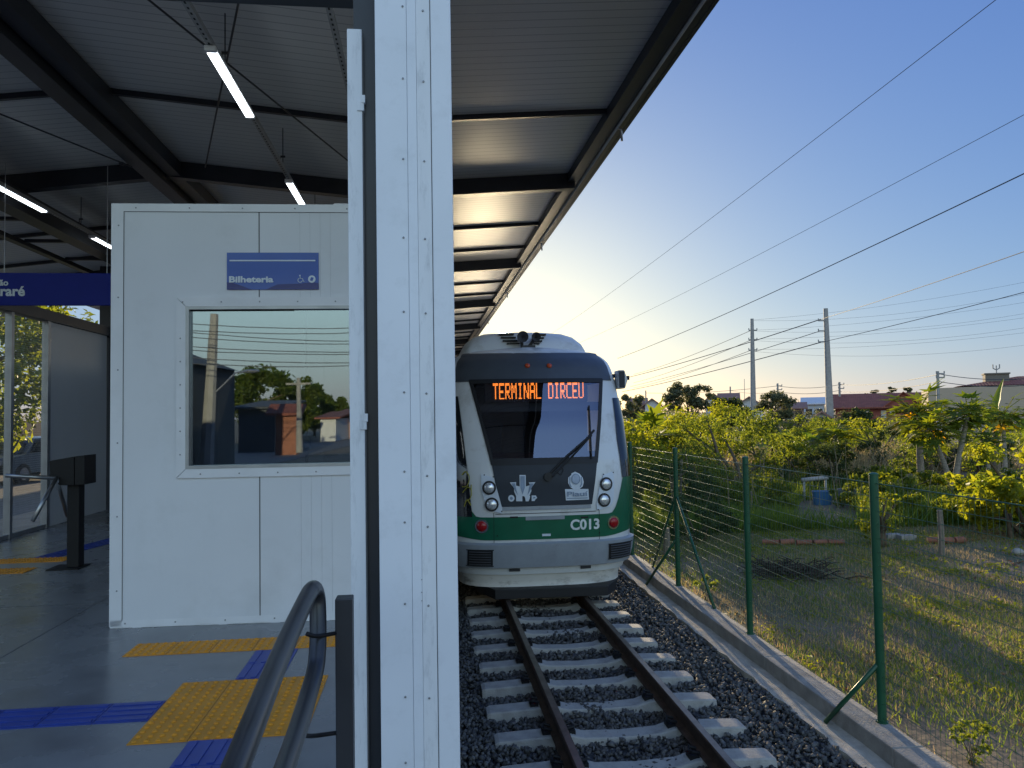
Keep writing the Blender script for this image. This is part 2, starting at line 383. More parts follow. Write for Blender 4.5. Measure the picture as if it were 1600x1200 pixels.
_mx = _q.nodes.new('ShaderNodeMix'); _mx.data_type = 'RGBA'; _q.links.new(_rr.outputs[0], _mx.inputs[0]); _q.links.new(_r.outputs[0], _mx.inputs[6]); _mx.inputs[7].default_value = (.062,.042,.030,1)
_q.links.new(_mx.outputs[2], _q.nodes['Principled BSDF'].inputs['Base Color'])
tag(o, 'dark crushed stone ballast between the sleepers', 'ballast', kind='stuff')

# rails and sleepers
def rail(x, label):
    t = thing('rail', label, 'rail', (x, 0, .02), group='rails of the track')
    prof = [(-.06,.02),(.06,.02),(.06,.03),(.012,.045),(.008,.125),(.03,.135),(.032,.152),(.026,.159),(-.026,.159),(-.032,.152),(-.03,.135),(-.008,.125),(-.012,.045),(-.06,.03)]
    MB().prism(prof, lambda u, v, d: (x+u, d, v), -1.0, 60).build('rail_web', m_rust, t)
    MB().box(x-.024, x+.024, -.99, 59.9, .159, .1605).build('rail_head', m_railtop, t)
    return t
rail(XC-.5, 'rusty rail nearer the platform, running under the left side of the train')
rail(XC+.5, 'rusty rail nearer the fence, running under the right side of the train')

def sleeper():
    t = thing('railway_sleeper', 'concrete sleeper', 'sleeper', (XC, 0, 0), group='concrete sleepers under the rails')
    secs = [(-1.0,-.012,.105),(-.97,.0,.112),(-.62,.014,.115),(-.42,.018,.115),(-.30,-.014,.102),(0,-.026,.098),(.30,-.014,.102),(.42,.018,.115),(.62,.014,.115),(.97,.0,.112),(1.0,-.012,.105)]
    rows = []
    for x, z, hw in secs: rows.append([(XC+x,-hw-.012,-.16),(XC+x,-hw*.82,z-.01),(XC+x,-hw*.72,z),(XC+x,hw*.72,z),(XC+x,hw*.82,z-.01),(XC+x,hw+.02,-.16)])
    mb = MB().grid(rows); mb.f += [tuple(range(6)), tuple(reversed(range(60, 66)))]
    mb.build('concrete_block', m_sleeper, t)
    for sx in (-.5, .5):
        for dx in (-.095, .095):
            c = MB()
            c.box(XC+sx+dx-.035, XC+sx+dx+.035, -.05, .05, .0, .035)
            c.tube([(XC+sx+dx*.6, -.04, .05), (XC+sx+dx*1.15, -.045, .062), (XC+sx+dx*1.3, 0, .05), (XC+sx+dx*1.15, .045, .062), (XC+sx+dx*.6, .04, .05)], .011, 6)
            c.build('rail_clip', m_black, t)
    # cast lettering block is left plain; small recess marks near the ends
    return t
ords = ['nearest','second','third','fourth','fifth','sixth','seventh','eighth','ninth','tenth','eleventh','twelfth']
s0 = sleeper()
SY = [4.22 + .56*i for i in range(12)]
for i, yy in enumerate(SY):
    s = s0 if i == 0 else copy_tree(s0)
    s.location = (XC + R.uniform(-.015,.015), yy, R.uniform(-.004,.004)); s.rotation_euler = (0, 0, R.uniform(-.012,.012))
    s['label'] = ('concrete sleeper nearest the camera, at the bottom edge of the photo' if i == 0 else '%s concrete sleeper counted from the camera towards the train' % ords[i])

# ------------------------------------------------------------------ tactile paving on the platform
def tiles(name, label, x0, y0, nx, ny, kind, ts=.25, rot=0.0):
    t = thing(name, label, 'tactile paving', ((x0+nx*ts/2), (y0+ny*ts/2), PZ), group='tactile paving tiles on the platform')
    mat = m_yellow if kind == 'dots' else m_blue
    for i in range(nx):
        for j in range(ny):
            b = MB(); ax, ay = x0+i*ts, y0+j*ts
            b.box(ax+.002, ax+ts-.002, ay+.002, ay+ts-.002, PZ, PZ+.004)
            if kind == 'dots':
                for a in range(5):
                    for c in range(5): b.disc((ax+ts*(a+.5)/5, ay+ts*(c+.5)/5, PZ+.0035), (0,0,1), .0135, .002, 8, .0065)
            else:
                for a in range(4):
                    u = ts*(a+.5)/4
                    if kind == 'barsx': b.box(ax+.012, ax+ts-.012, ay+u-.014, ay+u+.014, PZ+.003, PZ+.0085)
                    else: b.box(ax+u-.014, ax+u+.014, ay+.012, ay+ts-.012, PZ+.003, PZ+.0085)
            b.build('tile', mat, t)
    if rot: t.rotation_euler = (0, 0, rot)
    return t
tiles('tactile_paving', 'square of dotted yellow tactile tiles on the platform floor in front of the ticket booth', -1.31, 3.46, 3, 3, 'dots', .2533)
tiles('tactile_paving', 'row of dotted yellow tactile tiles along the foot of the ticket booth wall', -1.82, 4.74, 5, 1, 'dots')
tiles('tactile_paving', 'blue guide tiles linking the yellow square to the yellow row by the booth', -1.045, 4.225, 1, 2, 'barsy')
tiles('tactile_paving', 'blue guide tiles running left from the yellow square across the floor', -1.31-.25*8, 3.72, 8, 1, 'barsx')
tiles('tactile_paving', 'blue guide tiles coming from the near side up to the yellow square', -1.05, 3.46-.25*6, 1, 6, 'barsy')
tiles('tactile_paving', 'yellow dotted tiles just in front of the turnstile', -5.0, 7.50, 5, 1, 'dots')
tiles('tactile_paving', 'yellow dotted tiles just beyond the turnstile', -4.9, 8.04, 5, 1, 'dots')
tiles('tactile_paving', 'blue guide tiles curving away from the turnstile behind the booth', -3.9, 8.28, 1, 6, 'barsy', rot=-.22)

# ------------------------------------------------------------------ ticket booth
BX0, BX1, BY0, BSL = -2.15, -.17, 5.40, -.035
def bf(u, z, d=0.0):                      # booth front plane: u = x, d = outwards (towards the camera)
    return Vector((u + d*BSL, BY0 + BSL*(u-BX0) - d, z))
def fpx(px, py):                          # photo pixel on the booth front
    d = ray(px, py); o = Vector((0,0,E)); n = Vector((BSL, -1, 0)); p0 = Vector((BX0, BY0, 0))
    k = (p0-o).dot(n)/d.dot(n); p = o+d*k; return p.x, p.z
bt = thing('ticket_booth', 'white sandwich panel ticket booth with a wide window on the platform', 'booth', (BX0, BY0, PZ))
BT = fpx(178, 318)[1]
wx0, wz1 = fpx(291, 479); wz0 = fpx(291, 733)[1]; wx1 = BX1-.1
def fbox(mb, u0, u1, z0, z1, d0, d1):
    vs = [bf(u, z, d) for d in (d1, d0) for u, z in ((u0,z0),(u1,z0),(u1,z1),(u0,z1))]
    return mb.add(vs, [(0,1,2,3),(7,6,5,4),(0,4,5,1),(1,5,6,2),(2,6,7,3),(3,7,4,0)])
fw = MB()
for a in ((BX0, wx0, PZ, BT), (wx1, BX1, PZ, BT), (wx0, wx1, PZ, wz0), (wx0, wx1, wz1, BT)): fbox(fw, *a, -.05, 0)
fw.build('front_wall', m_panel, bt)
sw = MB(); BB = 2.5
sw.box(BX0, BX0+.05, BY0+.06, BY0+BB, PZ, BT); sw.box(BX1-.05, BX1, BY0+.06, BY0+BB, PZ, BT)
sw.build('side_wall', m_panel, bt)
MB().box(BX0+.05, BX1-.05, BY0+BB-.05, BY0+BB, PZ, BT).build('back_wall', m_panel, bt)
MB().box(BX0, BX1, BY0+.06, BY0+BB, BT-.05, BT-.002).build('booth_roof', m_panel, bt)
tr = MB()
fbox(tr, BX0-.004, BX0+.078, PZ+.012, BT, .001, .004); fbox(tr, BX0+.078, BX1, BT-.055, BT, .001, .004)
n = 60
rows = [[], []]
for i in range(n+1):
    u = BX0 + (BX1-BX0)*i/n; rows[0].append(bf(u, PZ+.004+.006*math.sin(i*.9)*math.sin(i*.23), .004)); rows[1].append(bf(u, PZ+.052, .004))
tr.grid(rows)
tr.build('corner_trim', m_trim, bt)
jo = MB(); jx = fpx(405, 400)[0]
fbox(jo, jx-.0035, jx+.0035, PZ+.05, fpx(405, 745)[1], .0005, .0016); fbox(jo, jx-.0035, jx+.0035, fpx(405, 465)[1], BT-.055, .0005, .0016)
fbox(jo, BX0+.078, BX0+.081, PZ+.05, BT-.055, .0005, .0048)
fbox(jo, BX0+.078, BX1, BT-.058, BT-.055, .0005, .0046)
fl = MB()
for k in range(4): 
    u = jx + .10+.07*k+.18; fbox(fl, u-.0006, u+.0006, fpx(405, 465)[1], BT-.06, .0003, .001); fbox(fl, u-.0006, u+.0006, PZ+.06, fpx(405, 745)[1], .0003, .001)
jo.build('panel_joint', m_joint, bt); fl.build('rib_line', m_faint, bt)
wf = MB(); T = .062
def mitre(mb, u0, u1, z0, z1, T, d0, d1):
    O = [(u0-T,z0-T),(u1+T,z0-T),(u1+T,z1+T),(u0-T,z1+T)]; I = [(u0,z0),(u1,z0),(u1,z1),(u0,z1)]
    for i in range(4):
        j = (i+1) % 4; q = [O[i], O[j], I[j], I[i]]
        e = [(a+(sum(p[0] for p in q)/4-a)*.004, b+(sum(p[1] for p in q)/4-b)*.004) for a, b in q]
        vs = [bf(a, b, d1) for a, b in e] + [bf(a, b, d0) for a, b in e]
        mb.add(vs, [(0,1,2,3),(7,6,5,4),(0,4,5,1),(1,5,6,2),(2,6,7,3),(3,7,4,0)])
mitre(wf, wx0, wx1, wz0, wz1, T, .001, .012)
wfo = wf.build('window_frame', m_trim, bt)
w2 = MB(); T2 = .022
for a in ((wx0, wx0+T2, wz0, wz1), (wx0+T2, wx1, wz0, wz0+T2), (wx0+T2, wx1, wz1-T2, wz1)): fbox(w2, *a, -.045, .014)
w2.build('sash', m_galv, wfo)
gl = MB(); fbox(gl, wx0+T2, wx1, wz0+T2, wz1-T2, -.032, -.026)
gl.build('window_pane', GLASS('tinted_window', (.40,.48,.54), .44, (.86,.9,.92)), bt)
gk = MB(); fbox(gk, wx0+T2, fpx(458, 480)[0], wz1-T2-.008, wz1-T2, -.024, -.018); gk.build('gasket', m_black, bt)
sc = MB()
for k in range(6):
    for u, z in ((BX0+.1+k*.33, PZ+.03), (BX0+.16+k*.36, BT-.03), (BX0+.045, PZ+.25+k*.5), (wx0-.02+k*.26, wz1+.03), (wx0+.1+k*.26, wz0-.035), (wx0-.035, wz0+.1+k*.16)):
        if u < BX1-.02: sc.disc(bf(u, z, .0045 if z < wz0-.1 or u < wx0-.1 or z > wz1+.1 else .0125), (BSL, -1, 0), .0055, .002, 8, .001)
sc.build('screw_head', m_screw, bt)
# inside
q = at(478, 690, BY0+BB-.1); yb = BY0+BB-.05
ip = MB().tube([(q.x, yb-.02, 1.95), (q.x, yb-.02, BT-.06)], .012, 8)
cd = ip.build('conduit', m_galv, bt)
MB().box(q.x-.04, q.x+.04, yb-.06, yb-.002, q.z-.06, q.z+.06).build('outlet_box', m_screw, cd)
dq = at(506, 700, yb).x
dr = MB().box(dq, BX1-.06, yb-.03, yb-.002, PZ, PZ+2.1).build('booth_door', m_wallpanel, bt)
MB().tube([(dq+.03, yb-.03, PZ+1.02), (dq+.03, yb-.08, PZ+1.02), (dq+.15, yb-.08, PZ+1.02)], .01, 6).build('door_handle', m_galv, dr)
MB().box(wx0-.1, wx1, BY0+.12, BY0+.55, wz0-.06, wz0-.03).build('counter', m_trim, bt)
# air conditioner on the roof
q0 = at(523, 305, 6.0); 
ac = thing('air_conditioner', 'white outdoor air conditioner unit standing on top of the ticket booth', 'air conditioner', (q0.x+.3, 6.0, BT))
MB().box(q0.x, q0.x+.7, 5.9, 6.2, BT, BT+.17).build('casing', m_white, ac, bevel=.01)
gr = MB()
for k in range(7): gr.box(q0.x+.09, q0.x+.66, 5.888, 5.8985, BT+.02+k*.02, BT+.03+k*.02)
gr.build('fan_grille', m_black, ac)

# sign on the booth
sx0, sz1 = fpx(355, 395); sx1 = fpx(498, 395)[0]; sz0 = fpx(355, 453)[1]
sg = thing('ticket_office_sign', 'blue Bilheteria sign fixed to the white booth above its window', 'sign', bf((sx0+sx1)/2, sz0, .004))
m_sign = M('sign_blue', (.035,.095,.37), .22, var=.05); m_navy = M('sign_navy', (.008,.018,.16), .22, var=.05); m_print = M('sign_print', (.62,.68,.72), .4, var=.03)
b = MB(); fbox(b, sx0, sx1, sz0, sz1, .001, .008); b.build('sign_board', m_sign, sg)
W_, H_ = sx1-sx0, sz1-sz0
def sf(u, v, d): return bf(sx0+u*W_, sz0+v*H_, .0085-d)
wav = [(0,0),(1,0),(1,.17),(.93,.20),(.80,.17),(.70,.155),(.55,.14),(.42,.0),(.29,.0),(.13,.13),(.06,.19),(0,.20)]
wp = MB(); wp.prism([(0,0),(.27,0),(.13,.13),(.06,.19),(0,.20)], lambda u, v, d: sf(u, v, d), 0, -.001)
wp.prism([(.42,0),(1,0),(1,.17),(.93,.20),(.80,.16),(.55,.14)], lambda u, v, d: sf(u, v, d), 0, -.001); wp.build('printed_hills', m_navy, sg)
ln = MB().prism([(.03,.765),(.965,.765),(.965,.80),(.03,.80)], lambda u, v, d: sf(u, v, d), 0, -.002); ln.build('printed_line', m_print, sg)
tm = text_mb('Bilheteria', lambda u, v, d: bf(sx0+.025*W_+u, sz0+.20*H_+v, .0095-d*.1), 0, 0, width=W_*.48, height=H_*.165, bold=.035)
tm.build('lettering', m_print, sg)
ic = MB(); cx, cz = sx0+.925*W_, sz0+.28*H_
ic.disc(bf(cx, cz, .009), (BSL,-1,0), .026, .001, 20)
ic.build('ticket_icon', m_print, sg); 
t2 = MB(); t2.prism([(-.012,-.009),(.004,-.014),(.012,.009),(-.004,.014)], lambda u, v, d: bf(cx+u*1.1, cz+v, .0112-d), 0, -.001); t2.build('ticket_mark', m_sign, sg)
wc = MB(); cx = sx0+.80*W_; P = lambda u, v: bf(cx+u, cz+v, .010)
wc.tube([P(.015*math.cos(a)-.002, .015*math.sin(a)-.008) for a in [math.radians(110+i*24) for i in range(11)]], .0025, 5)
wc.tube([P(-.002,.018), P(0,.004), P(.014,.004), P(.02,-.014), P(.027,-.016)], .003, 5); wc.disc(P(-.003,.025), (BSL,-1,0), .0055, .001, 8)
wc.build('wheelchair_icon', m_print, sg)

# hanging station banner
BY = 7.9
a0 = at(0, 426, BY); a1 = at(178, 432, BY); z1 = a0.z; z0 = at(0, 477, BY).z
bn = thing('station_name_sign', 'long blue hanging sign with white station name lettering left of the booth', 'sign', ((a0.x+a1.x)/2, BY, z0))
MB().box(-5.05, a1.x+.35, BY, BY+.04, z0, z1).build('sign_board', M('banner_blue', (.005,.016,.22), .45, var=.05, spec=.2), bn, bevel=.004)
fb = lambda u, v, d: (u, BY-.001+d*.1, v)
e1 = at(39, 462, BY); text_mb('Itararé', fb, e1.x, e1.z, height=(at(0, 447, BY).z-at(0, 463, BY).z)*.98, bold=.03, align='RIGHT').build('lettering', m_print, bn)
e1 = at(13, 446, BY); e2 = at(39, 462, BY)
text_mb('Estação', fb, e1.x, e1.z, height=.062, bold=.03, align='RIGHT').build('lettering', m_print, bn)
hw = MB()
for xx in (-4.17, -3.2): hw.tube([(xx, BY+.02, z1), (xx, BY+.02, E+2.6)], .004, 5)
hw.build('hanger_wire', m_galv, bn)

# ------------------------------------------------------------------ turnstile
TY = 7.70; q = at(107, 886, TY)
tn = thing('turnstile', 'black three-arm turnstile on a single post left of the booth', 'turnstile', (q.x+.03, TY, PZ))
xa, xb = at(109, 800, TY).x, at(128, 800, TY).x
MB().box(xa, xb, TY-.06, TY+.06, PZ+.012, PZ+.80).build('post', m_black, tn, bevel=.006)
MB().box(xa-.15, xb+.03, TY-.14, TY+.12, PZ, PZ+.012).build('base_plate', m_black, tn)
A = lambda px, py: (lambda p: (p.x, p.z))(at(px, py, TY-.1))
hd = MB(); poly = [A(79,720), A(118,713), A(118,758), A(95,758), A(80,744)]
hd.prism(poly, lambda u, v, d: (u, d, v), TY-.13, TY+.13)
poly = [A(118,713), A(134,711), A(134,757), A(118,758)]
hd.prism(poly, lambda u, v, d: (u+.0015, d, v), TY-.125, TY+.125)
hd.build('head', m_black, tn, bevel=.006)
m_arm = M('brushed_steel_arm', (.30,.31,.32), .3, .9, var=.1)
c = at(88, 747, TY-.16)
for tgt in (at(9, 743, TY-.25), at(51, 814, TY-.42), at(105, 806, TY+.25)):
    MB().tube([c, tgt], .019, 10).build('arm', m_arm, tn, smooth=True)

# ------------------------------------------------------------------ left wall of the platform: panels, screen, top rail
LX = -5.07
lw = thing('panel_wall', 'grey panel side wall of the platform with a fine mesh opening', 'wall', (LX, 10, PZ))
LT = E + 1.36
y1 = atx(72, 700, LX).y; y2 = atx(16, 700, LX).y; y3 = atx(166, 700, LX).y
MB().box(LX-.06, LX, y1+.05, y3, PZ, LT).build('panel', m_wallpanel, lw)
MB().box(LX-.05, LX+.03, y1-.03, y1+.05, PZ, LT).build('mullion', m_galv, lw); MB().box(LX-.05, LX+.03, y2-.05, y2+.01, PZ, LT).build('mullion', m_galv, lw)
MB().box(LX-.04, LX+.02, y2+.01, y1-.03, PZ, PZ+.05).build('bottom_rail', m_galv, lw); MB().box(LX-.04, LX+.02, -2, y2-.05, PZ, PZ+.05).build('bottom_rail', m_galv, lw)
MB().box(LX-.1, LX+.05, -2, y3+.1, LT+.0, LT+.14).build('top_rail', m_steel, lw)
ms = MB()
zz = PZ+.05
while zz < LT: ms.box(LX-.020, LX-.0185, 8.5, y1-.03, zz, zz+.0015); zz += .028
yy = 8.5
while yy < y1-.03: ms.box(LX-.0225, LX-.0210, yy, yy+.0012, PZ+.05, LT); yy += .028
ms.build('mesh_screen', m_galv, lw)
for yy, lb in ((12.75, 'dark steel column at the far end of the left panel wall'),):
    cl = MB().box(LX-.15, LX+.15, yy-.1, yy+.1, PZ, E+2.5)
    tag(cl.build('steel_column', m_steel), lb, 'column')
yb2 = 14.2
tag(MB().box(-5.0, -2.0, yb2, yb2+.06, PZ, E+.9).build('back_wall', m_steel), 'dark wall closing the platform behind the booth', 'wall')

# ------------------------------------------------------------------ entrance column, jamb, header, handrail
CY = 2.42
def cxz(px, py, Y): return at(px, py, Y).x
cl = thing('clad_column', 'tall white steel clad column with rows of screws in the foreground', 'column', (0, CY, PZ))
X = [cxz(590.5, 600, CY), cxz(641, 600, CY), cxz(656, 600, CY), cxz(679, 600, CY), cxz(711.5, 600, CY)]
ZT = E+2.75
MB().box(X[0], X[1], CY, CY+.10, PZ-.6, ZT).build('face_sheet', m_white, cl, bevel=.002)
MB().box(X[1]+.0004, X[2], CY-.003, CY+.10, PZ-.6, ZT).build('raised_strip', m_white, cl, bevel=.0012)
MB().box(X[2]+.0004, X[3]-.0022, CY-.0045, CY+.10, PZ-.6, ZT).build('lap_strip', m_jamb, cl, bevel=.0012)
MB().box(X[3], X[4], CY-.002, CY+.14, PZ-.6, ZT).build('corner_trim', m_white, cl, bevel=.003)
MB().box(X[3]-.0022, X[3], CY+.004, CY+.1, PZ-.6, ZT).build('shadow_gap', m_joint, cl)
sc = MB()
for py in (6, 120, 250, 373, 485, 610, 733, 820, 940, 1085, 1195):
    p = at(629+py*.004, py+R.uniform(-4,4), CY); sc.disc((p.x, CY-.0005, p.z), (0,-1,0), .0036, .0015, 8, .001)
    p = at(660.5+py*.0095, py+6+R.uniform(-6,6), CY); sc.disc((p.x, CY-.005, p.z), (0,-1,0), .0036, .0015, 8, .001)
for py in (905, 925, 938): 
    p = at(659, py, CY); sc.disc((p.x, CY-.005, p.z), (0,-1,0), .0018, .001, 6, .001)
sc.build('screw_head', m_screw, cl)
Xs0, Xs1 = cxz(566, 600, CY+.12), cxz(590.5, 600, CY+.12)
sc_ = MB().box(Xs0-.02, Xs1+.03, CY+.12, CY+.26, PZ-.6, ZT+1)
tag(sc_.build('steel_column', m_steel), 'dark steel column squeezed between the white column and white jamb', 'column')
JY = CY+.10
jb = thing('gate_jamb', 'scuffed white gate jamb with two lock plates beside the dark column', 'door jamb', (cxz(557, 600, JY), JY, PZ))
j0, j1 = cxz(546, 600, JY), cxz(571, 600, JY); jt_ = at(555, 45, JY).z
MB().box(j0, j1-.003, JY, JY+.045, PZ-.6, jt_).build('jamb_post', m_jamb, jb, bevel=.002)
lk = MB()
for py in (165, 663):
    z = at(560, py, JY).z; lk.box(j1-.02, j1+.003, JY-.004, JY+.02, z-.018, z+.016); lk.box(j1-.006, j1+.007, JY-.006, JY+.01, z+.008, z+.035)
lk.build('lock_plate', m_jamb, jb, bevel=.001)
sl = MB().box(j1-.003, j1+.0015, JY+.004, JY+.04, PZ-.6, jt_-.02); sl.build('brush_seal', m_joint, jb)
hz0 = at(400, 7, CY+.32).z
tag(MB().box(-5.2, Xs1, CY+.12, CY+.32, hz0, hz0+.22).build('header_beam', m_steel), 'dark steel header beam across the top left of the entrance', 'beam')

HY = 1.92
hr = thing('handrail', 'dark tubular double handrail sloping down beside the entrance post', 'handrail', (-.28, HY, PZ))
pts = [at(330, 1290, 1.05), at(372, 1190, 1.20), at(440, 1020, 1.62), at(478, 937, 1.90), at(487, 922, 1.96)]
up = MB().tube(pts, .0215, 16)
e = at(487, 922, 1.96); lo = at(494, 1050, 1.93)
arc = [e]
bend = [at(491.5, 921, 2.0), at(495, 932, 2.02), at(496.5, 950, 2.02), at(497, 985, 2.0), at(496, 1020, 1.97), at(492, 1050, 1.93), at(480, 1092, 1.83), at(462, 1150, 1.66), at(440, 1215, 1.48), at(415, 1290, 1.3)]
allp = pts + bend
# smooth the run with a Catmull-Rom pass
def smooth(P, n=6):
    P = [Vector(p) for p in P]; out = []
    for i in range(len(P)-1):
        p0, p1, p2, p3 = P[max(i-1,0)], P[i], P[i+1], P[min(i+2, len(P)-1)]
        for k in range(n):
            t = k/n; out.append(.5*((2*p1)+(-p0+p2)*t+(2*p0-5*p1+4*p2-p3)*t*t+(-p0+3*p1-3*p2+p3)*t**3))
    return out+[P[-1]]
sp = smooth(allp, 6); rr = [.0225 if i < len(sp)*.42 else .0175 for i in range(len(sp))]
MB().tube(sp, .0215, 18).build('rail_tube', m_gun, hr, smooth=True)
hp = MB().box(cxz(523.5, 1000, 2.03), cxz(550.5, 1000, 2.03), 2.03, 2.08, PZ-.7, at(536, 936, 2.03).z); 
hpo = hp.build('post', M('dark_post', (.022,.024,.03), .5, var=.1), hr, bevel=.003)
for py, px0 in ((992, 487), (1148, 478)):
    MB().tube(smooth([at(px0-8, py-2, 1.93 if py < 1100 else 1.7), at(px0+8, py+2, 1.95), at(526, py-3, 2.04)], 4), .0055, 8).build('bracket', m_black, hr, smooth=True)

# ------------------------------------------------------------------ canopy
cn = thing('platform_canopy', 'dark steel platform canopy with ribbed sheet roof over the booth and track', 'canopy', (0, 5, E+2.9))
CX = [(-7.2, 2.50), (-2.92, 3.02), (-.5, 2.80), (1.98, 2.99)]
def zc(x):
    for (a, za), (b, zb) in zip(CX, CX[1:]):
        if x <= b: return E + za + (zb-za)*(x-a)/(b-a)
    return E + CX[-1][1]
Y0, Y1 = 3.2, 62
for (a, za), (b, zb) in zip(CX, CX[1:]):
    sh = MB().add([(a,Y0,E+za),(b,Y0,E+zb),(b,Y1,E+zb),(a,Y1,E+za),(a,Y0,E+za+.05),(b,Y0,E+zb+.05),(b,Y1,E+zb+.05),(a,Y1,E+za+.05)], [(0,1,2,3),(7,6,5,4),(0,4,5,1),(1,5,6,2),(2,6,7,3),(3,7,4,0)])
    sh.build('roof_sheet', m_ceil, cn)
def follow(mb, y, hw, top, dep, x0=-7.1, x1=1.88):
    xs = [x0] + [x for x, _ in CX if x0 < x < x1] + [x1]
    for a, b in zip(xs, xs[1:]):
        za, zb = zc(a)-top, zc(b)-top
        mb.add([(a,y-hw,za-dep),(b,y-hw,zb-dep),(b,y+hw,zb-dep),(a,y+hw,za-dep),(a,y-hw,za),(b,y-hw,zb),(b,y+hw,zb),(a,y+hw,za)], [(0,3,2,1),(4,5,6,7),(0,1,5,4),(1,2,6,5),(2,3,7,6),(3,0,4,7)])
    return mb
FR = [9.05+5*i for i in range(-1, 11)]
for y in FR: follow(MB(), y, .06, .004, .19).build('rafter', m_steel, cn)
for y in [7.05, 11.35, 12.95] + [16.35+5*i for i in range(9)] + [17.95+5*i for i in range(9)]:
    follow(MB(), y, .022, .003, .05, -7.1, 1.8).build('purlin', m_steel, cn)
MB().box(-3.14, -2.96, Y0, Y1, E+2.76, E+2.995).box(-2.93, -2.78, Y0, Y1, E+2.83, E+2.99).build('ridge_beam', m_steel, cn)
MB().box(-4.70, -4.48, Y0, Y1, E+2.38, E+2.62).build('eaves_beam', m_steel, cn)
gt = MB().box(-5.35, -5.25, Y0, Y1, E+2.36, E+2.42)
y = Y0+.5
while y < 30: gt.box(-5.25, -4.70, y-.03, y+.03, E+2.40, E+2.44); y += 1.15
gt.build('gutter_frame', m_steel, cn)
MB().box(1.79, 1.90, Y0, Y1, E+2.86, E+2.97).build('edge_beam', m_steel, cn)
MB().box(1.90, 2.02, Y0, Y1, E+2.86, E+2.885).box(2.02, 2.05, Y0, Y1, E+2.855, E+3.12).build('fascia', m_fascia, cn)
pp = MB().tube([(1.93, Y0, E+2.84), (1.93, Y1, E+2.84)], .014, 8)
for y in (7.2, 12.2, 17.2, 22.2): pp.tube([(1.94, y, E+2.85), (1.98, y, E+2.84), (1.985, y, E+2.72)], .012, 8)
pp.build('conduit_pipe', m_galv, cn, smooth=True)
def rod(mb, p, q, r=.008): mb.tube([p, q], r, 6)
for (px, py, Y), (qx, qy, Y2) in (((200,-25,5.2),(548,252,9.0)), ((376,-10,5.4),(326,262,9.0)), ((-30,166,5.8),(212,262,9.0))):
    a = atz(px, py, E+2.70); b = atz(qx, qy, E+2.74); rd = MB(); rod(rd, a, b)
    if px == -30: rd.ell(atz(196, 257, E+2.74), (.03,.03,.02), 8, 6)
    rd.build('bracing_rod', m_steel, cn)
for y in FR[2:]: MB().box(-.42, -.24, y-.1, y+.1, PZ, zc(-.3)-.18).build('support_column', m_steel, cn)
cn.rotation_euler = (0, 0, .0085)

# ------------------------------------------------------------------ lamps and cable trays
m_lamp = EM('led_tube', (.86,.95,1.0), 3.5)
def tray(x, z, y0, y1, label):
    t = thing('cable_tray', label, 'cable tray', (x, y0, z), group='cable trays under the canopy')
    b = MB().box(x-.019, x+.019, y0, y1, z, z+.003).box(x-.019, x-.0175, y0, y1, z+.003, z+.038).box(x+.0175, x+.019, y0, y1, z+.003, z+.038)
    h = b; nf = len(b.f); y = y0+.2
    while y < min(y1, 14): h.box(x-.006, x+.006, y, y+.025, z-.001, z-.0002); y += .06
    b.build('channel', m_galv, t, mat2=m_black, split=nf)
    hg = MB(); y = y0+.3
    while y < y1:
        hg.tube([(x, y, z+.04), (x, y, zc(x)-.05)], .005, 5); hg.box(x-.022, x+.022, y-.01, y+.01, z+.12, z+.135); hg.box(x-.022, x-.018, y-.01, y+.01, z+.03, z+.13); y += 2.1
    hg.build('hanger', m_steel, t)
def lamp(x, z, y0, y1, label):
    t = thing('led_batten', label, 'lamp', (x, (y0+y1)/2, z), group='lit LED batten lamps under the canopy')
    MB().box(x-.036, x+.036, y0, y1, z-.020, z-.001).build('housing', m_trim, t, bevel=.006)
    MB().box(x-.032, x+.032, y0+.035, y1-.03, z-.036, z-.0205).build('diffuser', m_lamp, t, bevel=.01)
    cp = MB().box(x-.037, x+.037, y0-.003, y0+.034, z-.038, z-.002).box(x-.037, x+.037, y1-.029, y1+.003, z-.038, z-.002); cp.build('end_cap', m_trim, t, bevel=.004)
def lampline(pa, pb, Z):
    a = atz(*pa, E+Z); b = atz(*pb, E+Z); return a, b
a, b = lampline((326, 70), (393, 179), 2.42); LXX = (a.x+b.x)/2
tray(LXX, E+2.42, 2.9, 30, 'perforated cable tray carrying the bright lamps above the booth')
lamp(LXX, E+2.42, a.y, b.y, 'lit white batten lamp nearest the camera, high above the booth')
a, b = lampline((451, 279), (480, 319), 2.42)
lamp(LXX, E+2.42, a.y, a.y+(b.y-a.y)*1.15, 'lit white batten lamp just above the booth roof edge')
a, b = lampline((0, 289), (69, 328), 2.40); LX2 = (a.x+b.x)/2
tray(LX2, E+2.40, 3.2, 30, 'dark cable tray with a lit lamp at the left edge')
lamp(LX2, E+2.40, b.y-1.25, b.y, 'lit white batten lamp at the left edge under the eaves beam')
p = atz(172, 386, E+2.40); lamp(LX2, E+2.40, p.y-.7, p.y+.5, 'small far lit lamp peeping out left of the booth corner')
p = atz(530, 80, E+2.42); tray(p.x, E+2.42, 3.2, 30, 'cable tray without lamp near the white gate jamb')
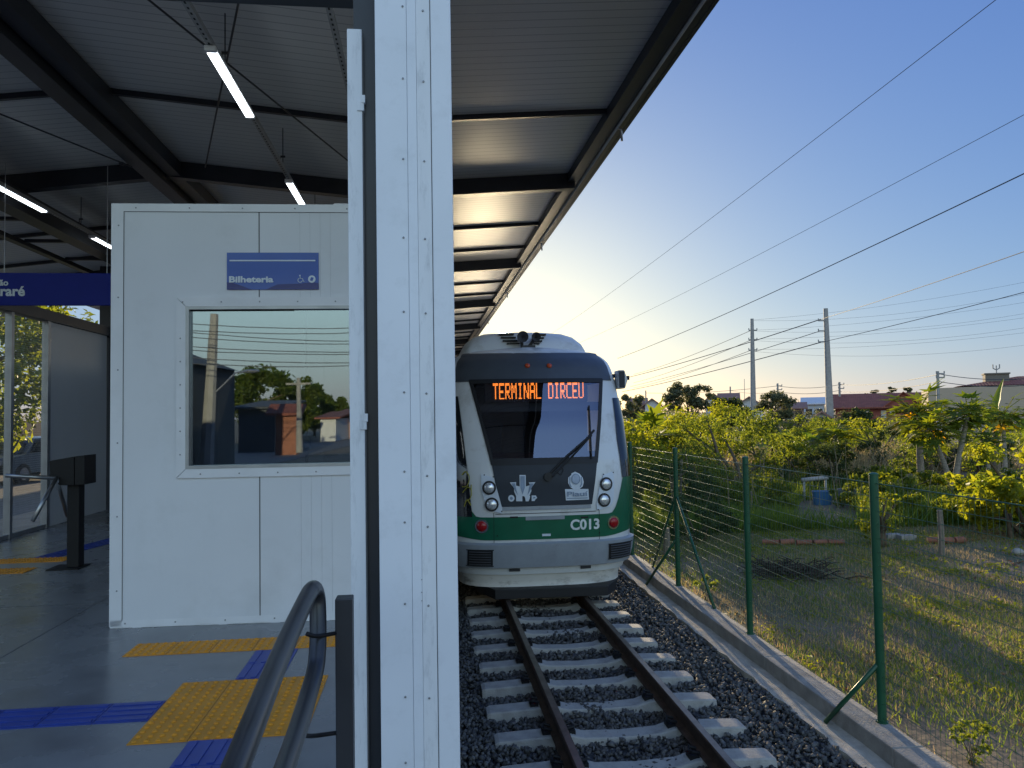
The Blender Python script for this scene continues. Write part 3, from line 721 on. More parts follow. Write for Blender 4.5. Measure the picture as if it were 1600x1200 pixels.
# ------------------------------------------------------------------ the train
def lerp_tab(tab, h):
    if h <= tab[0][0]: return tab[0][1]
    for (a, va), (b, vb) in zip(tab, tab[1:]):
        if h <= b: return va + (vb-va)*(h-a)/(b-a)
    return tab[-1][1]
TW = [(0,1.02),(.15,1.10),(.39,1.18),(.72,1.235),(1.2,1.25),(1.7,1.25),(2.3,1.24),(2.8,1.215),(3.0,1.19),(3.1,1.16),(3.17,1.10)]
TF = [(0,9.62),(.14,9.62),(.39,9.56),(.72,9.50),(1.1,9.48),(1.5,9.49),(1.7,9.53),(2.2,9.73),(2.8,10.05),(3.0,10.19),(3.1,10.30),(3.17,10.42)]
NL, NP, TB = .80, 3.4, 27.0
def Wf(h): return lerp_tab(TW, h)
def Yf(h): return lerp_tab(TF, h)
def nose(t, h, off=0.0):
    W = Wf(h); s, c = math.sin(t), max(0.0, math.cos(t)); sg = 1 if s >= 0 else -1
    x = W*sg*abs(s)**(2/NP); yy = NL*(1-c**(2/NP))
    nx = sg*(abs(x)/W)**(NP-1)/W; ny = -((1-yy/NL)**(NP-1))/NL
    l = math.hypot(nx, ny) or 1
    return Vector((XC+x+off*nx/l, Yf(h)+yy+off*ny/l, RT+h))
def tx(x, h):
    q = max(-1, min(1, x/Wf(h))); return math.copysign(math.asin(min(1, abs(q)**(NP/2))), q)
def yof(x, h): return NL*(1-max(0, 1-(abs(x)/Wf(h))**NP)**(1/NP))
def onnose(px, py):                         # photo pixel -> (x, h) on the nose
    Y = 9.6
    for _ in range(12):
        p = at(px, py, Y); x = max(-1.2, min(1.2, p.x-XC)); h = p.z-RT; Y = Yf(h)+yof(x, h)
    return x, h
def ns(px, py, off=.01):
    x, h = onnose(px, py); return nose(tx(x, h), h, off)
def nrm(x, h):
    a = nose(tx(x-.01, h), h); b = nose(tx(x+.01, h), h); c = nose(tx(x, h-.01), h-.01); d = nose(tx(x, h+.01), h+.01)
    return -((d-c).cross(b-a)).normalized() if False else ((b-a).cross(d-c)).normalized()
HALF = math.pi/2
def frange(a, b, n): return [a+(b-a)*i/(n-1) for i in range(n)]
def full_row(h, off=0.0, n=33, back=True):
    ts = frange(-HALF, HALF, n); r = [nose(t, h, off) for t in ts]
    if back:
        r = [Vector((r[0].x, TB, r[0].z)), Vector((r[0].x, 14, r[0].z))] + r + [Vector((r[-1].x, 14, r[-1].z)), Vector((r[-1].x, TB, r[-1].z))]
    return r
def patch(hs, xl, xr, off, n=24):
    rows = []
    for h in hs:
        a, b = tx(xl(h), h), tx(xr(h), h); rows.append([nose(t, h, off) for t in frange(a, b, n)])
    return rows
m_tw = M('train_white_paint', (.66,.68,.69), .28, var=.04, scale=1.5, dirt=(.36,.34,.30), dscale=2.6, damt=.6, spec=.6)
m_td = M('train_charcoal_paint', (.030,.038,.052), .5, var=.1, spec=.25)
m_tg = M('train_green_paint', (.006,.115,.060), .28, var=.08, spec=.6)
m_tgrey = M('train_grey_bumper', (.30,.33,.37), .38, var=.08, dirt=(.12,.12,.13), damt=.4)
m_skirt = M('grimy_cream_skirt', (.64,.62,.57), .5, var=.08, scale=3, dirt=(.13,.10,.07), dscale=2.5, damt=.85, stretch=(1,1,2.5))
m_chrome = M('lamp_chrome', (.62,.64,.66), .16, .95, var=.03)
m_lens = M('lamp_lens', (.72,.74,.76), .08, .55, var=.25, scale=40)
m_red = M('red_lens', (.32,.008,.012), .2, var=.15, scale=30)
m_amber = M('amber_lens', (.50,.07,.02), .25)
m_rubber = M('black_rubber', (.010,.010,.012), .6)
m_int = M('cab_interior_grey', (.16,.165,.18), .7, var=.1)
m_intd = M('cab_interior_dark', (.045,.047,.052), .7)
m_side = M('dark_side_glass', (.010,.012,.015), .07, var=.1, spec=.8)
m_decal = M('pale_decal', (.60,.66,.74), .5, var=.06); m_decal2 = M('decal_grey_blue', (.22,.29,.40), .45)

T = thing('train', 'white and green light rail train with charcoal front standing on the track', 'train', (XC, 14, RT))
# shell, with an opening for the windscreen
WT, WB = 2.815, 1.735                       # windscreen top / bottom heights
wxl = lambda h: -(.675 + (.905-.675)*(h-WB)/(WT-WB)); wxr = lambda h: (.70 + (.925-.70)*(h-WB)/(WT-WB))
sh = MB()
sh.grid([full_row(h) for h in (.30,.39,.55,.72,.9,1.1,1.3,1.5,1.6,WB)])
for sgn in (-1, 1):
    rows = []
    for h in frange(WB, WT, 10):
        a = tx((wxl if sgn < 0 else wxr)(h), h)
        r = [nose(t, h) for t in frange(a, sgn*HALF, 14)] + [Vector((XC+sgn*Wf(h), 14, RT+h)), Vector((XC+sgn*Wf(h), TB, RT+h))]
        rows.append(r if sgn > 0 else r[::-1])
    sh.grid(rows)
sh.grid([full_row(h) for h in (WT,2.9,2.97,3.03,3.08,3.13,3.17)])
sh.build('body_shell', m_tw, T, auto=35)
top = full_row(3.17); 
def shrink(r, k, dh, dy): return [Vector((XC+(p.x-XC)*k, p.y+dy*(1 if 0 < i < len(r)-1 else 0), RT+3.17+dh)) for i, p in enumerate(r)]
rf = MB().grid([top, shrink(top,.93,.045,.06), shrink(top,.75,.10,.2), shrink(top,.4,.145,.4), shrink(top,.02,.16,.5)])
rf.build('roof', m_tw, T, smooth=True)
# charcoal brow above the windscreen
rows = []
for h in frange(WT-.02, 3.17, 10):
    W = Wf(h); x = W*.905
    rows.append([nose(t, h, .006) for t in frange(tx(-x, h), tx(x*.985, h), 26)])
brow = MB().grid(rows)
rr_ = [Vector((p.x, p.y, p.z)) for p in rows[-1]]
brow.grid([rr_, [Vector((XC+(p.x-XC)*.985, p.y+.06, p.z+.04)) for p in rr_], [Vector((XC+(p.x-XC)*.95, p.y+.25, p.z+.07)) for p in rr_]])
brow.build('brow_panel', M('train_grey_brow', (.065,.075,.09), .38, var=.08), T, smooth=True)
for px in (824, 858):
    x, h = onnose(px, 572); MB().disc(nose(tx(x, h), h, .004), nrm(x, h), .036, .02, 16, .012).build('marker_light', m_amber, T, smooth=True)
# windscreen surround, glass
fr = MB()
def strip(h0, h1, a0, a1, off, n=12):
    fr.grid([[nose(t, h, off) for t in frange(tx(a0(h), h), tx(a1(h), h), n)] for h in frange(h0, h1, 8)])
bw = .036
strip(WB-.035, WT, lambda h: wxl(h)-.012, lambda h: wxl(h)+bw, .012, 4); strip(WB-.035, WT, lambda h: wxr(h)-bw, lambda h: wxr(h)+.012, .012, 4)
strip(WT-.05, WT+.01, wxl, wxr, .013, 24); strip(WB-.04, WB+.045, wxl, wxr, .013, 24)
fr.build('windscreen_surround', m_rubber, T, smooth=True)
gs = MB().grid(patch(frange(WB, WT, 14), lambda h: wxl(h)+.01, lambda h: wxr(h)-.01, .004, 28))
ws = gs.build('windscreen', GLASS('windscreen_glass', (.52,.56,.68), .24, (.52,.55,.62)), T, smooth=True)
# cab interior
ci = MB().box(XC-.62, XC+.62, 9.72, 10.3, RT+1.0, RT+1.60).box(XC-1.05, XC+1.05, 10.3, 11.9, RT+1.0, RT+1.62); ci.box(XC-1.08, XC+1.08, 11.9, 11.95, RT+1.0, RT+3.05)
ci.build('cab_bulkhead', m_int, T)
dd = MB().grid([[Vector((XC+x, 9.78+yof(x*.8,1.75)+k*.22, RT+1.62+.20*math.sin(min(1, k/2)*1.5)-(.09*max(0,k-2)))) for x in frange(-.95,.95,16)] for k in range(5)])
dd.build('dashboard', m_intd, T, smooth=True)
MB().box(XC+.05, XC+.45, 11.85, 11.9, RT+1.62, RT+2.6).build('cab_door', m_intd, T)
MB().box(XC-1.0, XC+1.0, 10.6, 11.9, RT+2.78, RT+2.84).build('cab_ceiling', m_intd, T)
MB().box(XC-.9, XC+.9, 10.26, 10.32, RT+2.38, RT+2.50).build('cab_sun_visor', m_int, T)
MB().box(XC-.75, XC-.35, 11.2, 11.32, RT+1.62, RT+2.25).build('driver_seat', m_intd, T, bevel=.05)
# destination display
FONT = {'T':'11111 00100 00100 00100 00100 00100 00100','E':'11111 10000 10000 11110 10000 10000 11111','R':'11110 10001 10001 11110 10100 10010 10001','M':'10001 11011 10101 10101 10001 10001 10001',
'I':'01110 00100 00100 00100 00100 00100 01110','N':'10001 11001 11001 10101 10011 10011 10001','A':'01110 10001 10001 11111 10001 10001 10001','L':'10000 10000 10000 10000 10000 10000 11111',
'D':'11110 10001 10001 10001 10001 10001 11110','C':'01111 10000 10000 10000 10000 10000 01111','U':'10001 10001 10001 10001 10001 10001 01110',' ':'00000 '*7}
a = at(770, 599, 10.16); b_ = at(912, 622, 10.16); DY = 10.16
ds = MB().box(XC-.70, XC+.72, DY+.004, DY+.06, b_.z-.045, a.z+.045).build('destination_display', m_intd, T)
s = 'TERMINAL DIRCEU'; cols = len(s)*6-1; pu = (b_.x-a.x)/cols; pv = (a.z-b_.z)/13.0
dots = MB()
for i, ch in enumerate(s):
    for r, row in enumerate(FONT[ch].split() if ch != ' ' else []):
        for c_, bit in enumerate(row):
            if bit == '1':
                x0 = a.x+(i*6+c_)*pu
                for h2 in (0, 1):
                    if r == 6 and h2: continue
                    zt = a.z-(2*r+h2)*pv; dots.box(x0+pu*.02, x0+pu*.98, DY-.002, DY+.003, zt-pv*.9, zt-pv*.06)
dots.build('led_lettering', EM('led_orange', (1.0,.24,.03), 2.3), ds)
# lower charcoal panel and white band, bonnet line
lp = MB().grid(patch(frange(1.175, WB-.035, 8), lambda h: -(.585+(.675-.585)*(h-1.15)/(.58)), lambda h: (.60+(.70-.60)*(h-1.15)/.58), .010, 24)); lp.build('lower_panel', m_td, T, smooth=True)
lb = MB().grid(patch((1.125, 1.172), lambda h: -.575, lambda h: .59, .011, 24)); lb.build('lower_panel_band', m_tgrey, T, smooth=True)
# headlight clusters
def polypatch(P, off, nr=14, nc=8):
    hs_ = [p[1] for p in P]; h0_, h1_ = min(hs_), max(hs_); rows = []
    for h in frange(h0_+1e-4, h1_-1e-4, nr):
        xs_ = []
        for (xa, ha), (xb, hb) in zip(P, P[1:]+P[:1]):
            if (ha-h)*(hb-h) <= 0 and ha != hb: xs_.append(xa+(xb-xa)*(h-ha)/(hb-ha))
        a_, b_ = min(xs_), max(xs_); rows.append([nose(tx(x, h), h, off) for x in frange(a_, b_, nc)])
    inner = rows
    edge0 = [[p + Vector((0, off, 0)) for p in r] for r in rows]
    mb = MB().grid(inner)
    for r, e in ((inner[0], edge0[0]), (inner[-1], edge0[-1])): mb.grid([r, e])
    mb.grid([[r[0] for r in inner], [e[0] for e in edge0]]); mb.grid([[r[-1] for r in inner], [e[-1] for e in edge0]])
    return mb
for sgn, poly, lamps in ((-1, [(752,741),(770,745),(776,762),(785,795),(784,802),(768,801),(760,790),(752,765)], ((764.5,762),(768.5,788))),
                         (1, [(957,737),(942,742),(936,760),(931,790),(933,797),(948,796),(957,785),(959,760)], ((946,756),(943,781)))):
    xh = [onnose(*p) for p in poly]
    hc = polypatch(xh, .016)
    hco = hc.build('headlight_cluster', m_decal, T, smooth=True)
    for px, py in lamps:
        x, h = onnose(px, py); n_ = nrm(x, h); p = nose(tx(x, h), h, .015)
        ring = MB().disc(p, n_, .088, .012, 22).build('lamp_bezel', m_rubber, hco, smooth=False)
        MB().disc(p+n_*.011, n_, .066, .008, 22, .02).build('headlight', m_lens, hco, smooth=True)
# green band wrapping round the nose and along the sides
def sm(a, b, x): x = max(0, min(1, (x-a)/(b-a))); return x*x*(3-2*x)
def gtop(x, h0=1.045): return h0+.95*sm(.68, 1.0, abs(x)/1.25)**1.15
cols_ = []
for t in frange(-HALF, HALF, 49):
    x = 1.25*math.copysign(abs(math.sin(t))**(2/NP), t); ht = gtop(x); hb = .752+.05*sm(.6,1,abs(x)/1.25)
    cols_.append([nose(t, hb+(ht-hb)*k/8, .007) for k in range(9)])
first, last = cols_[0], cols_[-1]
ext = lambda col, y: [Vector((p.x, y, p.z)) for p in col]
gb = MB().grid([ext(first, TB), ext(first, 14)] + cols_ + [ext(last, 14), ext(last, TB)]); gb.build('green_band', m_tg, T, smooth=True)
sm_ = MB(); 
for px in (744,):
    pass
for xx in (-.66, .70):
    sm_.grid([[nose(tx(xx-.003, h), h, .0085), nose(tx(xx+.003, h), h, .0085)] for h in (.72,.85,1.0,1.10)])
sm_.build('seam', m_rubber, T)
sc2 = MB()                                  # scuff_seams: bonnet joint, small bolts and drain slots
for hh in (1.085,):
    sc2.grid([[nose(t, h, .0075) for t in frange(tx(-.64, h), tx(.66, h), 24)] for h in (hh-.004, hh+.004)])
for px, py in ((777,837),(936,832),(757,742),(771,745),(784,799),(942,741),(957,738),(934,796)):
    x, h = onnose(px, py); sc2.disc(nose(tx(x, h), h, .016), nrm(x, h), .009, .002, 8)
for px in (803, 913):
    x, h = onnose(px, 808); sc2.grid([[nose(tx(q, hh), hh, .010) for q in frange(x-.05, x+.05, 5)] for hh in (h-.012, h+.010)])
sc2.build('bonnet_seam', m_rubber, T)
sk = MB().grid(patch((1.0, 1.045), lambda h: -.26, lambda h: .24, .022, 12)); sk.build('handle_recess', m_tgrey, T, smooth=True)
MB().grid(patch((.79, .82), lambda h: -.05, lambda h: .06, .012, 4)).build('small_plate', m_decal, T)
for px, py in ((753, 822), (957.5, 816)):
    x, h = onnose(px, py); n_ = nrm(x, h); p = nose(tx(x, h), h, .007)
    tl = MB().disc(p, n_, .088, .012, 22).build('tail_lamp_ring', m_chrome, T); MB().disc(p+n_*.011, n_, .066, .012, 22, .022).build('tail_light', m_red, tl, smooth=True)
x0, h0 = onnose(891, 827.5); x1_, h1 = onnose(936, 811)
tm = text_mb('C013', lambda u, v, d: nose(tx(x0+u, h0+v), h0+v, .0095-d*.15), 0, 0, width=x1_-x0, height=(h1-h0)*1.12, bold=.03); tm.build('number_lettering', M('number_white', (.70,.74,.74), .4), T)
# emblems
def decal(polys, mat, name, par, off=.02):
    mb = MB()
    for P in polys: mb.prism([onnose(*p) for p in P], lambda u, v, d: nose(tx(u, v), v, d), off, off-.004)
    return mb.build(name, mat, par)
K = lambda L: [(740+u*220/1600, 720+v*130/945) for u, v in L]
circ = lambda cx, cy, rx, ry, n=16: [(cx+rx*math.cos(2*math.pi*i/n), cy+ry*math.sin(2*math.pi*i/n)) for i in range(n)]
em = decal([K([(520,160),(590,160),(592,290),(640,275),(625,245),(700,240),(650,310),(655,340),(630,400),(552,400),(552,458),(482,458),(482,400),(458,345),(460,310),(410,245),(482,240),(480,280),(522,290)]),
            K(circ(428,424,36,38)), K([(572,395),(640,395),(636,425),(622,458),(590,458),(585,425)]), K([(658,392),(705,392),(720,420),(700,436),(690,455),(658,455)])], m_decal, 'company_emblem', T)
decal([K([(530,172),(580,172),(580,300),(555,380),(530,300)]), K([(430,255),(470,252),(480,310),(500,390),(470,340)]), K([(680,255),(640,255),(625,310),(610,385),(640,340)]), K(circ(428,424,17,18,10)), K([(676,408),(696,408),(700,420),(676,428)])], m_decal2, 'emblem_inner', em, .0245)
crest = decal([K([(1110,140),(1150,122),(1200,145),(1235,190),(1248,240),(1235,290),(1195,322),(1140,325),(1095,300),(1070,250),(1072,190),(1105,160)]), K([(1035,320),(1300,318),(1306,438),(1046,448)])], m_decal, 'state_crest', T)
decal([K(circ(1156,205,52,62)), ], m_decal2, 'crest_shield', crest, .0245)
decal([K(circ(1156,205,40,50)), ], M('crest_light', (.36,.43,.55), .5), 'crest_centre', crest, .028)
decal([K([(1095+28*math.cos(a)*1.0+60*(1-math.cos(a*0)), 200+90*math.sin(a)) for a in ()] or [(1085,180),(1095,182),(1095,260),(1110,295),(1100,298),(1083,262)]), K([(1225,180),(1216,182),(1216,260),(1200,295),(1210,298),(1229,262)])], m_decal2, 'crest_wreath', crest, .0245)
xa_, ha_ = onnose(*K([(1058,402)])[0]); xb_, hb_ = onnose(*K([(1290,335)])[0])
text_mb('Piauí', lambda u, v, d: nose(tx(xa_+u, ha_+v), ha_+v, .030-d*.1), 0, 0, width=xb_-xa_, height=(hb_-ha_)*.95, bold=.02).build('crest_lettering', m_decal2, crest)
decal([K([(1056,420),(1290,414),(1290,424),(1056,431)])], m_decal2, 'crest_rule', crest, .0245)
# bumper, grilles, skirt, bar
bp = MB()
hs = (.385,.40,.55,.70,.72); of = (.0,.06,.07,.06,.0)
bp.grid([[nose(t, h, o_) for t in frange(-1.35, 1.35, 45)] for h, o_ in zip(hs, of)]); bp.build('bumper', m_tgrey, T, auto=40)
for sgn, pts_ in ((-1, ((735,858),(771,882))), (1, ((947,852),(982,875)))):
    (ax, ay), (bx, by) = pts_
    x0_, hA = onnose(ax, ay); x1__, hB = onnose(bx, by)
    lo_, hi_ = min(x0_, x1__), max(x0_, x1__)
    if sgn < 0: hA0, hB0 = hA, hB
    else: hA, hB, hi_ = hA0+.02, hB0+.03, min(hi_, 1.10)
    gr = MB().grid([[nose(tx(x, h), h, .082) for x in frange(lo_, hi_, 8)] for h in (hB, hA)]); 
    for a_, c_ in ((hB-.012, hB), (hA, hA+.012)): gr.grid([[nose(tx(x, h), h, .09) for x in frange(lo_-.012, hi_+.012, 8)] for h in (a_, c_)])
    go = gr.build('bumper_grille', m_rubber, T)
    sl = MB()
    for k in range(6):
        h = hB+(hA-hB)*(k+.5)/6; sl.grid([[nose(tx(x, hh), hh, o_) for x in frange(lo_+.02, hi_-.02, 8)] for hh, o_ in ((h-.008,.098),(h+.004,.086))])
    sl.build('slat', m_intd, go)
skt = MB().grid([[nose(t, h, o_) for t in frange(-1.45, 1.45, 45)] for h, o_ in ((.39,-.02),(.33,-.015),(.22,-.03),(.15,-.01),(.135,.0))])
skt.build('front_skirt', m_skirt, T, smooth=True)
for x in (-.40, .52): MB().grid(patch((.345,.385), lambda h: x-.07, lambda h: x+.07, .02, 6)).build('tow_hook_cover', m_intd, T)
brp = MB()
poly = [(-.86,10.0),(-.66,9.50),(.78,9.46),(.98,9.80),(.98,9.95),(.75,9.72),(-.6,9.76),(-.80,10.1)]
brp.prism(poly, lambda u, v, d: (XC+u, v, RT+d), .015, .135); brp.build('guard_bar', m_rubber, T, bevel=.006)
ub = MB().box(XC-1.0, XC+1.0, 10.35, TB, RT+.12, RT+.5); ub.build('underframe', m_intd, T)
for yy in (11.6, 13.4):
    for sx in (-.5, .5): MB().disc((XC+sx-.05, yy, RT+.33), (1,0,0), .33, .1, 24).build('wheel', m_rust, T)
# side windows, door, graffiti, mirror
for sgn in (-1, 1):
    sd_ = MB()
    def srow(h):
        x_ = 1.02+.05*abs(h-2.0) if sgn > 0 else .925+.13*(h-1.05)/1.5
        a = tx(sgn*x_, h)
        r = [nose(t, h, .012) for t in frange(a, sgn*HALF, 24)] + [Vector((XC+sgn*(Wf(h)+.006), y, RT+h)) for y in (11.2, 11.9)]
        return r
    sd_.grid([srow(h) for h in frange(1.5, 2.55, 18)] if sgn > 0 else [srow(h) for h in frange(1.05, 2.6, 26)])
    sd_.build('side_window' if sgn > 0 else 'cab_door_leaf', m_side, T, smooth=True)
    for k in range(4):
        y0_ = 12.4+k*3.5; w_ = MB()
        w_.grid([[Vector((XC+sgn*(Wf(h)+.008), y, RT+h)) for y in (y0_, y0_+2.9)] for h in (1.55,1.7,2.0,2.4)]); w_.build('side_window', m_side, T)
gf = MB()
for L in ([(719,735),(724,730),(729,738),(726,750),(719,752)], [(720,760),(727,752),(733,757),(730,768),(724,772)], [(722,780),(726,770),(731,778)], [(734,748),(737,756),(736,764)]):
    P_ = []
    for px, py in L:
        d = ray(px, py); k_ = (10.45)/d.y; P_.append(Vector((0,0,E))+d*k_)
    Q = []
    for p in P_:
        h = p.z-RT; t = 0
        Q.append(nose(tx(max(-1.24, min(-.93, (p.x-XC))), h), h, .022))
    gf.tube(smooth(Q, 4), .007, 5)
gf.build('graffiti', M('yellow_spray', (.30,.27,.04), .6), T)
mz = at(970, 592, 10.35); 
mr = MB(); mr.prism([(-.055,-.14),(.035,-.14),(.075,-.02),(.03,.12),(-.055,.12)], lambda u, v, d: (mz.x+u, mz.y+d, mz.z+v), -.10, .16); mro = mr.build('mirror_housing', m_tw, T, bevel=.012)
MB().box(mz.x-.052, mz.x+.028, mz.y-.112, mz.y-.101, mz.z-.125, mz.z+.105).build('mirror_back', m_td, mro)
MB().disc((mz.x+.07, mz.y-.05, mz.z+.01), (1,-.3,0), .03, .04, 12).build('side_camera', m_rubber, mro)
MB().bar((mz.x-.06, mz.y+.1, mz.z+.05), (mz.x-.2, mz.y+.35, mz.z+.03), .05).build('mirror_arm', m_td, mro)
# wiper
wp = MB()
def wline(L, r, off=.05): wp.tube([ns(px, py, o_) for (px, py), o_ in zip(L, off if isinstance(off, (list, tuple)) else [off]*len(L))], r, 6)
wline([(853,746),(885,712),(916,684),(926,672)], .016, (.03,.05,.06,.05)); wline([(862,744),(893,711),(922,680)], .010, .065)
wline([(919,634),(921,672),(923,716)], .011, .03); wp.disc(ns(856,745,.012), (0,-1,.1), .055, .04, 14)
wline([(868,736),(876,742),(880,734),(876,728)], .005, .02)
wp.build('wiper', m_rubber, T)
# roof pod with louvres, horns
PCX = XC+.01
pod = MB(); rows = []
prof = [(.0,-.95),(.10,-.955),(.22,-.90),(.32,-.78),(.38,-.60),(.405,-.3),(.41,0),(.405,.3),(.38,.60),(.32,.78),(.22,.90),(.10,.955),(.0,.95)]
for y, kz, kx in ((11.12,.0,.93),(11.18,.42,.95),(11.3,.72,.97),(11.48,.90,.985),(11.75,.98,.995),(12.1,1.0,1),(15.5,1.0,1),(15.9,.5,.95)):
    rows.append([Vector((PCX+x*kx, y, RT+3.22+z*kz+.02)) for z, x in prof])
pod.grid(rows); podo = pod.build('air_conditioner_pod', m_tw, T, smooth=True)
for px0, px1, py in ((780,803,522.5),(783,806,527.5),(786,808,532.5),(792,812,537),(838,853,523),(838,850,528),(836,847,533),(834,843,537)):
    ya = 11.17+max(0,(534-py))*.012
    a_ = at(px0, py, ya); b_2 = at(px1, py, ya); MB().box(a_.x, b_2.x, ya-.02, ya+.14, a_.z-.010, a_.z+.012).build('louvre', m_rubber, podo)
for px, s_ in ((817, .085), (838, .068)):
    p = at(px, 526, 10.95)
    hn = MB(); rws = []
    for yy, r_ in ((0,.1),(0,1.0),(.02,1.0),(.06,.62),(.16,.42),(.34,.34),(.36,.05)):
        rws.append([Vector((p.x+s_*r_*math.cos(2*math.pi*j/18), p.y+yy if not (r_ == .1) else p.y+.07, p.z+s_*r_*math.sin(2*math.pi*j/18))) for j in range(18)])
    hn.grid(rws, True); hn.bar((p.x, p.y+.15, p.z-.02), (XC-.05, p.y+.2, RT+3.24), .04); hn.build('horn', m_intd, T, auto=40)
pq = at(827, 541, 10.95); MB().box(pq.x-.10, pq.x+.10, 11.0, 11.2, RT+3.2, pq.z+.02).build('horn_bracket', m_intd, T)
# ------------------------------------------------------------------ fence
fx = lambda y: 3.392 - .003*(y-5.4)
fn = thing('wire_fence', 'green welded wire fence on the low kerb wall beside the track', 'fence', (3.32, 8, .13))
PY = [3.1, 5.42, 7.74, 10.02, 12.32, 14.65, 17.0, 19.3, 21.6, 23.9]
TOPZ = 1.93
for y in PY:
    p = MB().tube([(fx(y), y, .10), (fx(y), y, TOPZ+.06)], .033, 14).disc((fx(y), y, TOPZ+.06), (0,0,1), .036, .012, 14, .01).tube([(fx(y), y, .125), (fx(y), y, .14)], .045, 14)
    p.build('post', m_green, fn, auto=40)
br = []
def brace(a, b): MB().tube([a, b], .019, 10).build('brace', m_green, fn, smooth=True)
q = atz(1290, 1130, 0.0); brace((fx(PY[1])-.02, PY[1], .13+.43), (q.x, q.y, .01))
q = atz(1010, 914, 0.0); brace((fx(PY[3])-.02, PY[3], .13+.62), (q.x, q.y, .01))
brace((fx(PY[3]), PY[3]-.03, .13+1.2), (fx(PY[3])+.02, PY[3]-1.25, .13)); brace((fx(PY[3]), PY[3]+.03, .13+1.2), (fx(PY[3])+.02, PY[3]+1.25, .13))
for a, b in zip(PY, PY[1:]):
    v, f = [], []
    def wr(p, q, r):
        mb = MB().tube([p, q], r, 4, False); n = len(v); v.extend(mb.v); f.extend([tuple(i+n for i in t) for t in mb.f])
    if a < 15:
        k = int((b-a)/.05)
        for i in range(1, k): 
            y = a+(b-a)*i/k; wr((fx(y), y, .15), (fx(y), y, TOPZ+.03), .0014)
    for i in range(18):
        z = .17+(TOPZ-.17)*i/17; r = .0024 if i < 17 else .0045; o_ = .0045
        wr((fx(a)-o_, a, z), (fx(b)-o_, b, z), r)
    npmesh('mesh_panel', np.array(v)-np.array(fn.location), np.array(f), m_wire, fn)

# ------------------------------------------------------------------ leaves
def leafmesh(name, clumps, n, size, mat, parent=None, seed=0, up=.35, aspect=.45, shell=.55, droop=0.0):
    """n folded leaf faces spread through ellipsoid clumps [(centre, (rx,ry,rz))]"""
    rg = np.random.default_rng(seed)
    w_ = np.array([c[1][0]*c[1][1]+c[1][0]*c[1][2] for c in clumps]); w_ = w_/w_.sum()
    ci = rg.choice(len(clumps), n, p=w_)
    ctr = np.array([c[0] for c in clumps])[ci]; rad = np.array([c[1] for c in clumps])[ci]
    d = rg.normal(size=(n,3)); d /= np.linalg.norm(d, axis=1)[:,None]
    r = rg.uniform(0,1,(n,1))**shell
    pos = ctr + d*r*rad
    nr = d*.7 + rg.normal(size=(n,3))*.6 + np.array([0,0,up]); nr /= np.linalg.norm(nr, axis=1)[:,None]
    ax = rg.normal(size=(n,3)) + np.array([0,0,-droop]) + d*.6; ax -= nr*(ax*nr).sum(1)[:,None]; ax /= np.linalg.norm(ax, axis=1)[:,None]
    sd = np.cross(nr, ax); L = size*rg.uniform(.55, 1.35, (n,1)); W_ = L*aspect*.5
    A_ = pos - ax*L*.5; B_ = pos + ax*L*.5 - nr*L*.12; S1 = pos + sd*W_ + nr*W_*.35; S2 = pos - sd*W_ + nr*W_*.35
    v = np.stack([A_, S1, B_, S2], 1).reshape(-1, 3); i = np.arange(n)*4
    f = np.concatenate([np.stack([i, i+1, i+2], 1), np.stack([i, i+2, i+3], 1)])
    if parent is not None: v = v - np.array(wloc(parent))
    return npmesh(name, v, f, mat, parent)
def clumps_in(c, rad, n, cr, seed, flat=.75, bottom=-.6):
    rg = random.Random(seed); out = []
    while len(out) < n:
        d = Vector((rg.gauss(0,1), rg.gauss(0,1), rg.gauss(0,1))).normalized()*rg.uniform(.45, 1.0)**.6
        if d.z < bottom: continue
        s = cr*rg.uniform(.6, 1.35); out.append(((c[0]+d.x*rad[0], c[1]+d.y*rad[1], c[2]+d.z*rad[2]), (s, s, s*flat)))
    return out
def limbs(base, top, r, ends, seed, mat, parent, lean=(0,0)):
    rg = random.Random(seed); mb = MB(); base = Vector(base); top = Vector(top)
    mid = base.lerp(top, .5)+Vector((rg.uniform(-.1,.1)*r*10, rg.uniform(-.1,.1)*r*10, 0))
    mb.tube(smooth([base, mid, top], 4), [r*(1.25-.6*i/8) for i in range(9)], 9)
    for e_ in ends:
        s_ = base.lerp(top, rg.uniform(.55, .98)); m_ = s_.lerp(Vector(e_), .5)+Vector((0,0,rg.uniform(.0,.12)*(Vector(e_)-s_).length))
        pts_ = smooth([s_, m_, e_], 3); mb.tube(pts_, [r*(.45-.36*i/(len(pts_)-1)) for i in range(len(pts_))], 6)
    return mb.build('trunk', mat, parent, smooth=True)
def tree(label, base, h, rad, leaf, n, size, seed, bark=m_bark2, crown_z=.62, name='tree', cat='tree', ncl=34, cr=.33, tr=.07, trunk_h=.55, group=None, shell=.55, bottom=-.6):
    t = thing(name, label, cat, base, group=group)
    c = (base[0], base[1], base[2]+h*crown_z); cl = clumps_in(c, rad, ncl, min(rad)*cr, seed, bottom=bottom)
    leafmesh('crown', cl, n, size, leaf, t, seed, shell=shell)
    ends = [x[0] for x in cl[:12]]
    limbs(base, (base[0]+.05*h*random.Random(seed).uniform(-1,1), base[1], base[2]+h*trunk_h), h*tr*.35, ends, seed, bark, t)
    return t
